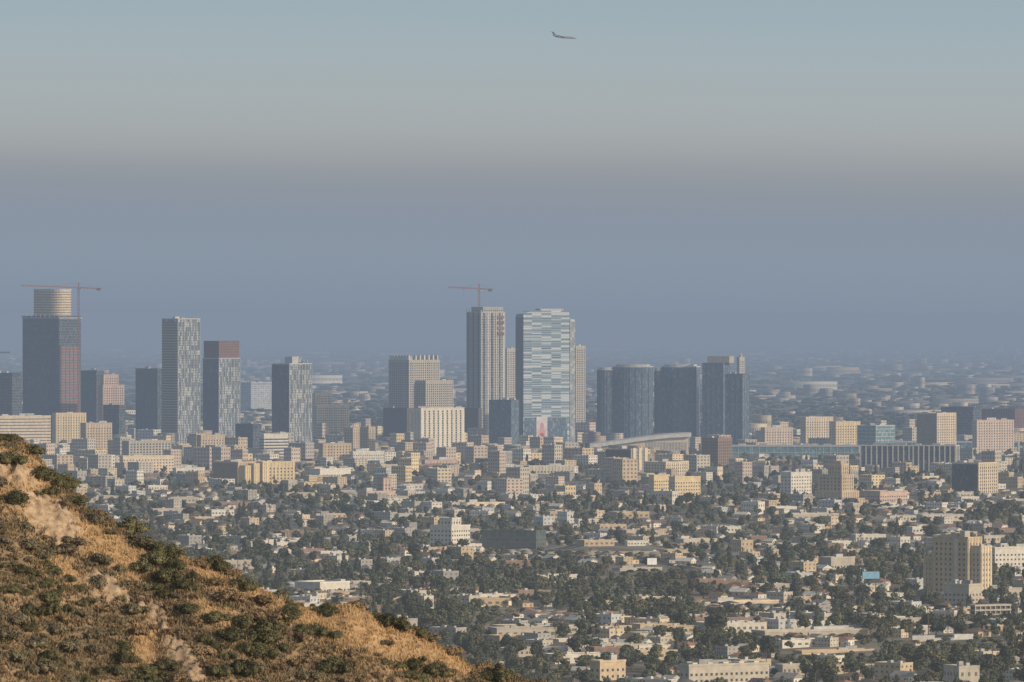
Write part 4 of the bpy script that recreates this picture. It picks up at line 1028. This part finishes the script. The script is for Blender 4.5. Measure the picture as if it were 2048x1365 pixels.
for lb, L in bylab.items():
    L.sort(key=lambda i: i['u']); n = len(L)
    names = {1: [''], 2: ['left-hand ', 'right-hand '], 3: ['leftmost ', 'middle ', 'rightmost '], 4: ['leftmost ', 'second-from-left ', 'second-from-right ', 'rightmost ']}.get(n, ['']*n)
    for i, q in zip(L, names): i['lab'] = q+lb
GRP = {'house': 'houses on the plain', 'apt': 'apartment blocks on the plain', 'com': 'shop buildings on the plain', 'mid': 'mid-rise blocks below the towers', 'conifer': 'conifers on the plain', 'palm': 'palms on the plain'}
for i in chosen:
    k = i['k']; base = DIM[k]; sx = i['w']/base[0]; sz_ = i['h']/base[1]
    big = i['w']*F/i['y'] > 34
    if k in ('house', 'apt', 'com', 'mid'):
        rz = -R(rnd.uniform(28, 40)) if rnd.random() < .5 else -R(rnd.uniform(50, 64))
        if k == 'com': rz = R(rnd.uniform(18, 30))
        inst(i['p'][1], i['lab'], {'house': 'house', 'apt': 'building', 'com': 'shop building', 'mid': 'building'}[k], (i['x'], i['y'], i['g']), rz, (sx*.95, sx*.95, sz_), GRP[k], () if big else ('chimney', 'door', 'roof_unit'))
    else:
        inst(i['p'][1], i['lab'], 'tree', (i['x'], i['y'], i['g']-.2), rnd.uniform(0, 6.28), (sx, sx, sz_), GRP.get(k, 'broadleaf trees on the plain'))
BV = []; BF = []; BC = []; off = 0
WALLC = [(.54, .45, .33), (.56, .52, .44), (.46, .37, .26), (.52, .46, .37), (.44, .35, .28), (.32, .30, .28), (.52, .43, .29), (.54, .49, .41), (.25, .19, .15), (.40, .36, .30)]
ROOFC = [(.27, .255, .235), (.50, .47, .42), (.15, .14, .13), (.22, .17, .12), (.38, .345, .30), (.30, .19, .13)]
def mass_box(x, y, z, w, d, h, rz, nb=1, dim=1.0):
    global off
    c, s = math.cos(rz), math.sin(rz); P = []; Q = []; C = []
    wc = rnd.choice(WALLC); q = rnd.uniform(.6, 1.1)*dim; wc = [e*q for e in wc]; rc = [e*dim for e in rnd.choice(ROOFC)]
    cor = [(-w/2, -d/2), (w/2, -d/2), (w/2, d/2), (-w/2, d/2)]
    P += [(a, b, -2) for a, b in cor]+[(a, b, h) for a, b in cor]; C += [wc]*8
    Q += [(0, 1, 5, 4), (1, 2, 6, 5), (2, 3, 7, 6), (3, 0, 4, 7)]
    rh = h+(1.6 if h < 6 and w < 18 else 0); k = .55 if rh > h else 1
    P += [(a*1.04, b*1.04, h+.02) for a, b in cor]+[(a*k, b*.2 if k < 1 else b, rh+.05) for a, b in cor]; C += [rc]*8
    Q += [(8, 9, 13, 12), (9, 10, 14, 13), (10, 11, 15, 14), (11, 8, 12, 15), (12, 13, 14, 15)]
    n = 16; na = max(2, int(w/3.6)); nb2 = max(1, int(d/3.6))
    for i in range(nb):
        z0_, z1_ = h*(i+.35)/nb, h*(i+.66)/nb
        for m_ in range(na):
            a0, a1 = -w/2+w*(m_+.3)/na, -w/2+w*(m_+.7)/na
            P += [(a0, -d/2-.12, z0_), (a1, -d/2-.12, z0_), (a1, -d/2-.12, z1_), (a0, -d/2-.12, z1_)]; C += [(.10, .10, .10)]*4; Q.append((n, n+1, n+2, n+3)); n += 4
        for m_ in range(nb2):
            a0, a1 = -d/2+d*(m_+.3)/nb2, -d/2+d*(m_+.7)/nb2
            P += [(w/2+.12, a0, z0_), (w/2+.12, a1, z0_), (w/2+.12, a1, z1_), (w/2+.12, a0, z1_)]; C += [(.13, .125, .12)]*4; Q.append((n, n+1, n+2, n+3)); n += 4
    for a, b, e in P: BV.append((x+a*c-b*s, y+a*s+b*c, z+e))
    for f in Q: BF.append(tuple(i+off for i in f))
    BC.extend(C); off += n
TP = []
for i in range(5):
    L = tree_lobes(10, 10, 6); TP.append(join(leaf_cloud(L, 90, .85, .1, .6), core(L, .75, 5, 3)))
TF = []
for i in range(3):
    L = [(rnd.uniform(-4, 4), rnd.uniform(-3, 3), rnd.uniform(4, 7), rnd.uniform(2, 3)) for _ in range(3)]; TF.append(join(leaf_cloud(L, 14, 1.6, .1, .6), core(L, .9, 5, 3)))
TVs = []; TFs = []; TCs = []; toff = 0
TCOL = [(.060, .071, .048), (.085, .095, .055), (.072, .078, .05), (.110, .104, .062), (.057, .064, .045)]
def mass_tree(x, y, z, w, h, P):
    global toff
    a = rnd.uniform(0, 6.28); c, s = math.cos(a), math.sin(a); Vp, Fp = P; k = w/10; kz = h/10
    q = np.empty_like(Vp); q[:, 0] = x+(Vp[:, 0]*c-Vp[:, 1]*s)*k; q[:, 1] = y+(Vp[:, 0]*s+Vp[:, 1]*c)*k; q[:, 2] = z+Vp[:, 2]*kz
    col = np.array(rnd.choice(TCOL))*rnd.uniform(.7, 1.35)
    TVs.append(q); TFs.append(Fp+toff); TCs.append(np.tile(col, (len(q), 1))); toff += len(q)
for i in vis:
    if i.get('ind'): continue
    if i['k'] in ('house', 'apt', 'com', 'mid'):
        rz = -R(rnd.choice([rnd.uniform(28, 40), rnd.uniform(50, 62)])) if i['k'] != 'com' else R(rnd.uniform(18, 30))
        mass_box(i['x'], i['y'], i['g'], i['w']*.95, i['w']*.95*rnd.uniform(.4, .7), i['h']*(.65 if i['k'] == 'house' else 1), rz, max(1, int(i['h']/3.4)))
    elif i['k'] == 'conifer': mass_tree(i['x'], i['y'], i['g'], i['w'], i['h'], TP[0])
    elif i['k'] == 'palm': continue
    else: mass_tree(i['x'], i['y'], i['g'], i['w'], i['h'], rnd.choice(TP))
v = 884.0
while v > 648:
    Y = YB(v); px = F/Y; u = -20-rnd.random()*30
    far = max(0, min(1, (884-v)/170))
    while u < 2080:
        Yj = Y*(1+rnd.uniform(-.02, .02)); x = X(u, Yj); n1 = noise.noise((x/300, Yj/3200, 2)); n2 = noise.noise((x/1100, Yj/1500, 7))
        tp = .70+.10*far+.6*n1+.5*n2
        if u > 1480 and 700 < v < 790: tp -= .14
        if 470 < u < 930 and 715 < v < 810: tp -= .24
        if rnd.random() < tp:
            w_ = rnd.uniform(12, 28)*(1+far*2.2); mass_tree(x, Yj, -1, w_, rnd.uniform(8, 13), rnd.choice(TF)); u += w_*px*rnd.uniform(.5, 1.4)
        else:
            w_ = rnd.uniform(12, 30)*(1+far*.9)
            if rnd.random() < .10: w_ *= 3.2
            if all((x-h[5])**2+(Yj-h[6])**2 > (h[7]+w_)**2 for h in HERO):
                mass_box(x, Yj, 0, w_, w_*rnd.uniform(.3, .6), rnd.uniform(5, 10)*(2.6 if rnd.random() < .10 else 1), R(rnd.uniform(12, 30)) if w_ > 60 else -R(rnd.uniform(25, 62)), 1, 1.1-.2*far*rnd.random())
            u += w_*px*rnd.uniform(.7, 1.8)
    v -= 3.0 if v > 760 else 2.8
bm_ = mk('far_building_paint', (1, 1, 1), .85, .05, .08, 0, .2, attr=True); tm_ = mk('far_tree_leaves', (1, 1, 1), .8, .2, .2, 0, .15, attr=True)
o = bpy.data.objects.new('distant_buildings', npmesh('distant_buildings', BV, BF, bm_, np.array(BC))); COL.objects.link(o); o['kind'] = 'stuff'; o['label'] = 'countless small pale buildings spread over the hazy plain'; o['category'] = 'buildings'
o = bpy.data.objects.new('distant_trees', npmesh('distant_trees', np.concatenate(TVs), np.concatenate(TFs), tm_, np.concatenate(TCs))); COL.objects.link(o); o['kind'] = 'stuff'; o['label'] = 'countless dark trees filling the plain between buildings'; o['category'] = 'trees'
for p in protos: bpy.data.objects.remove(p)
print('OBJ', len(bpy.data.objects), cnt, len(chosen))
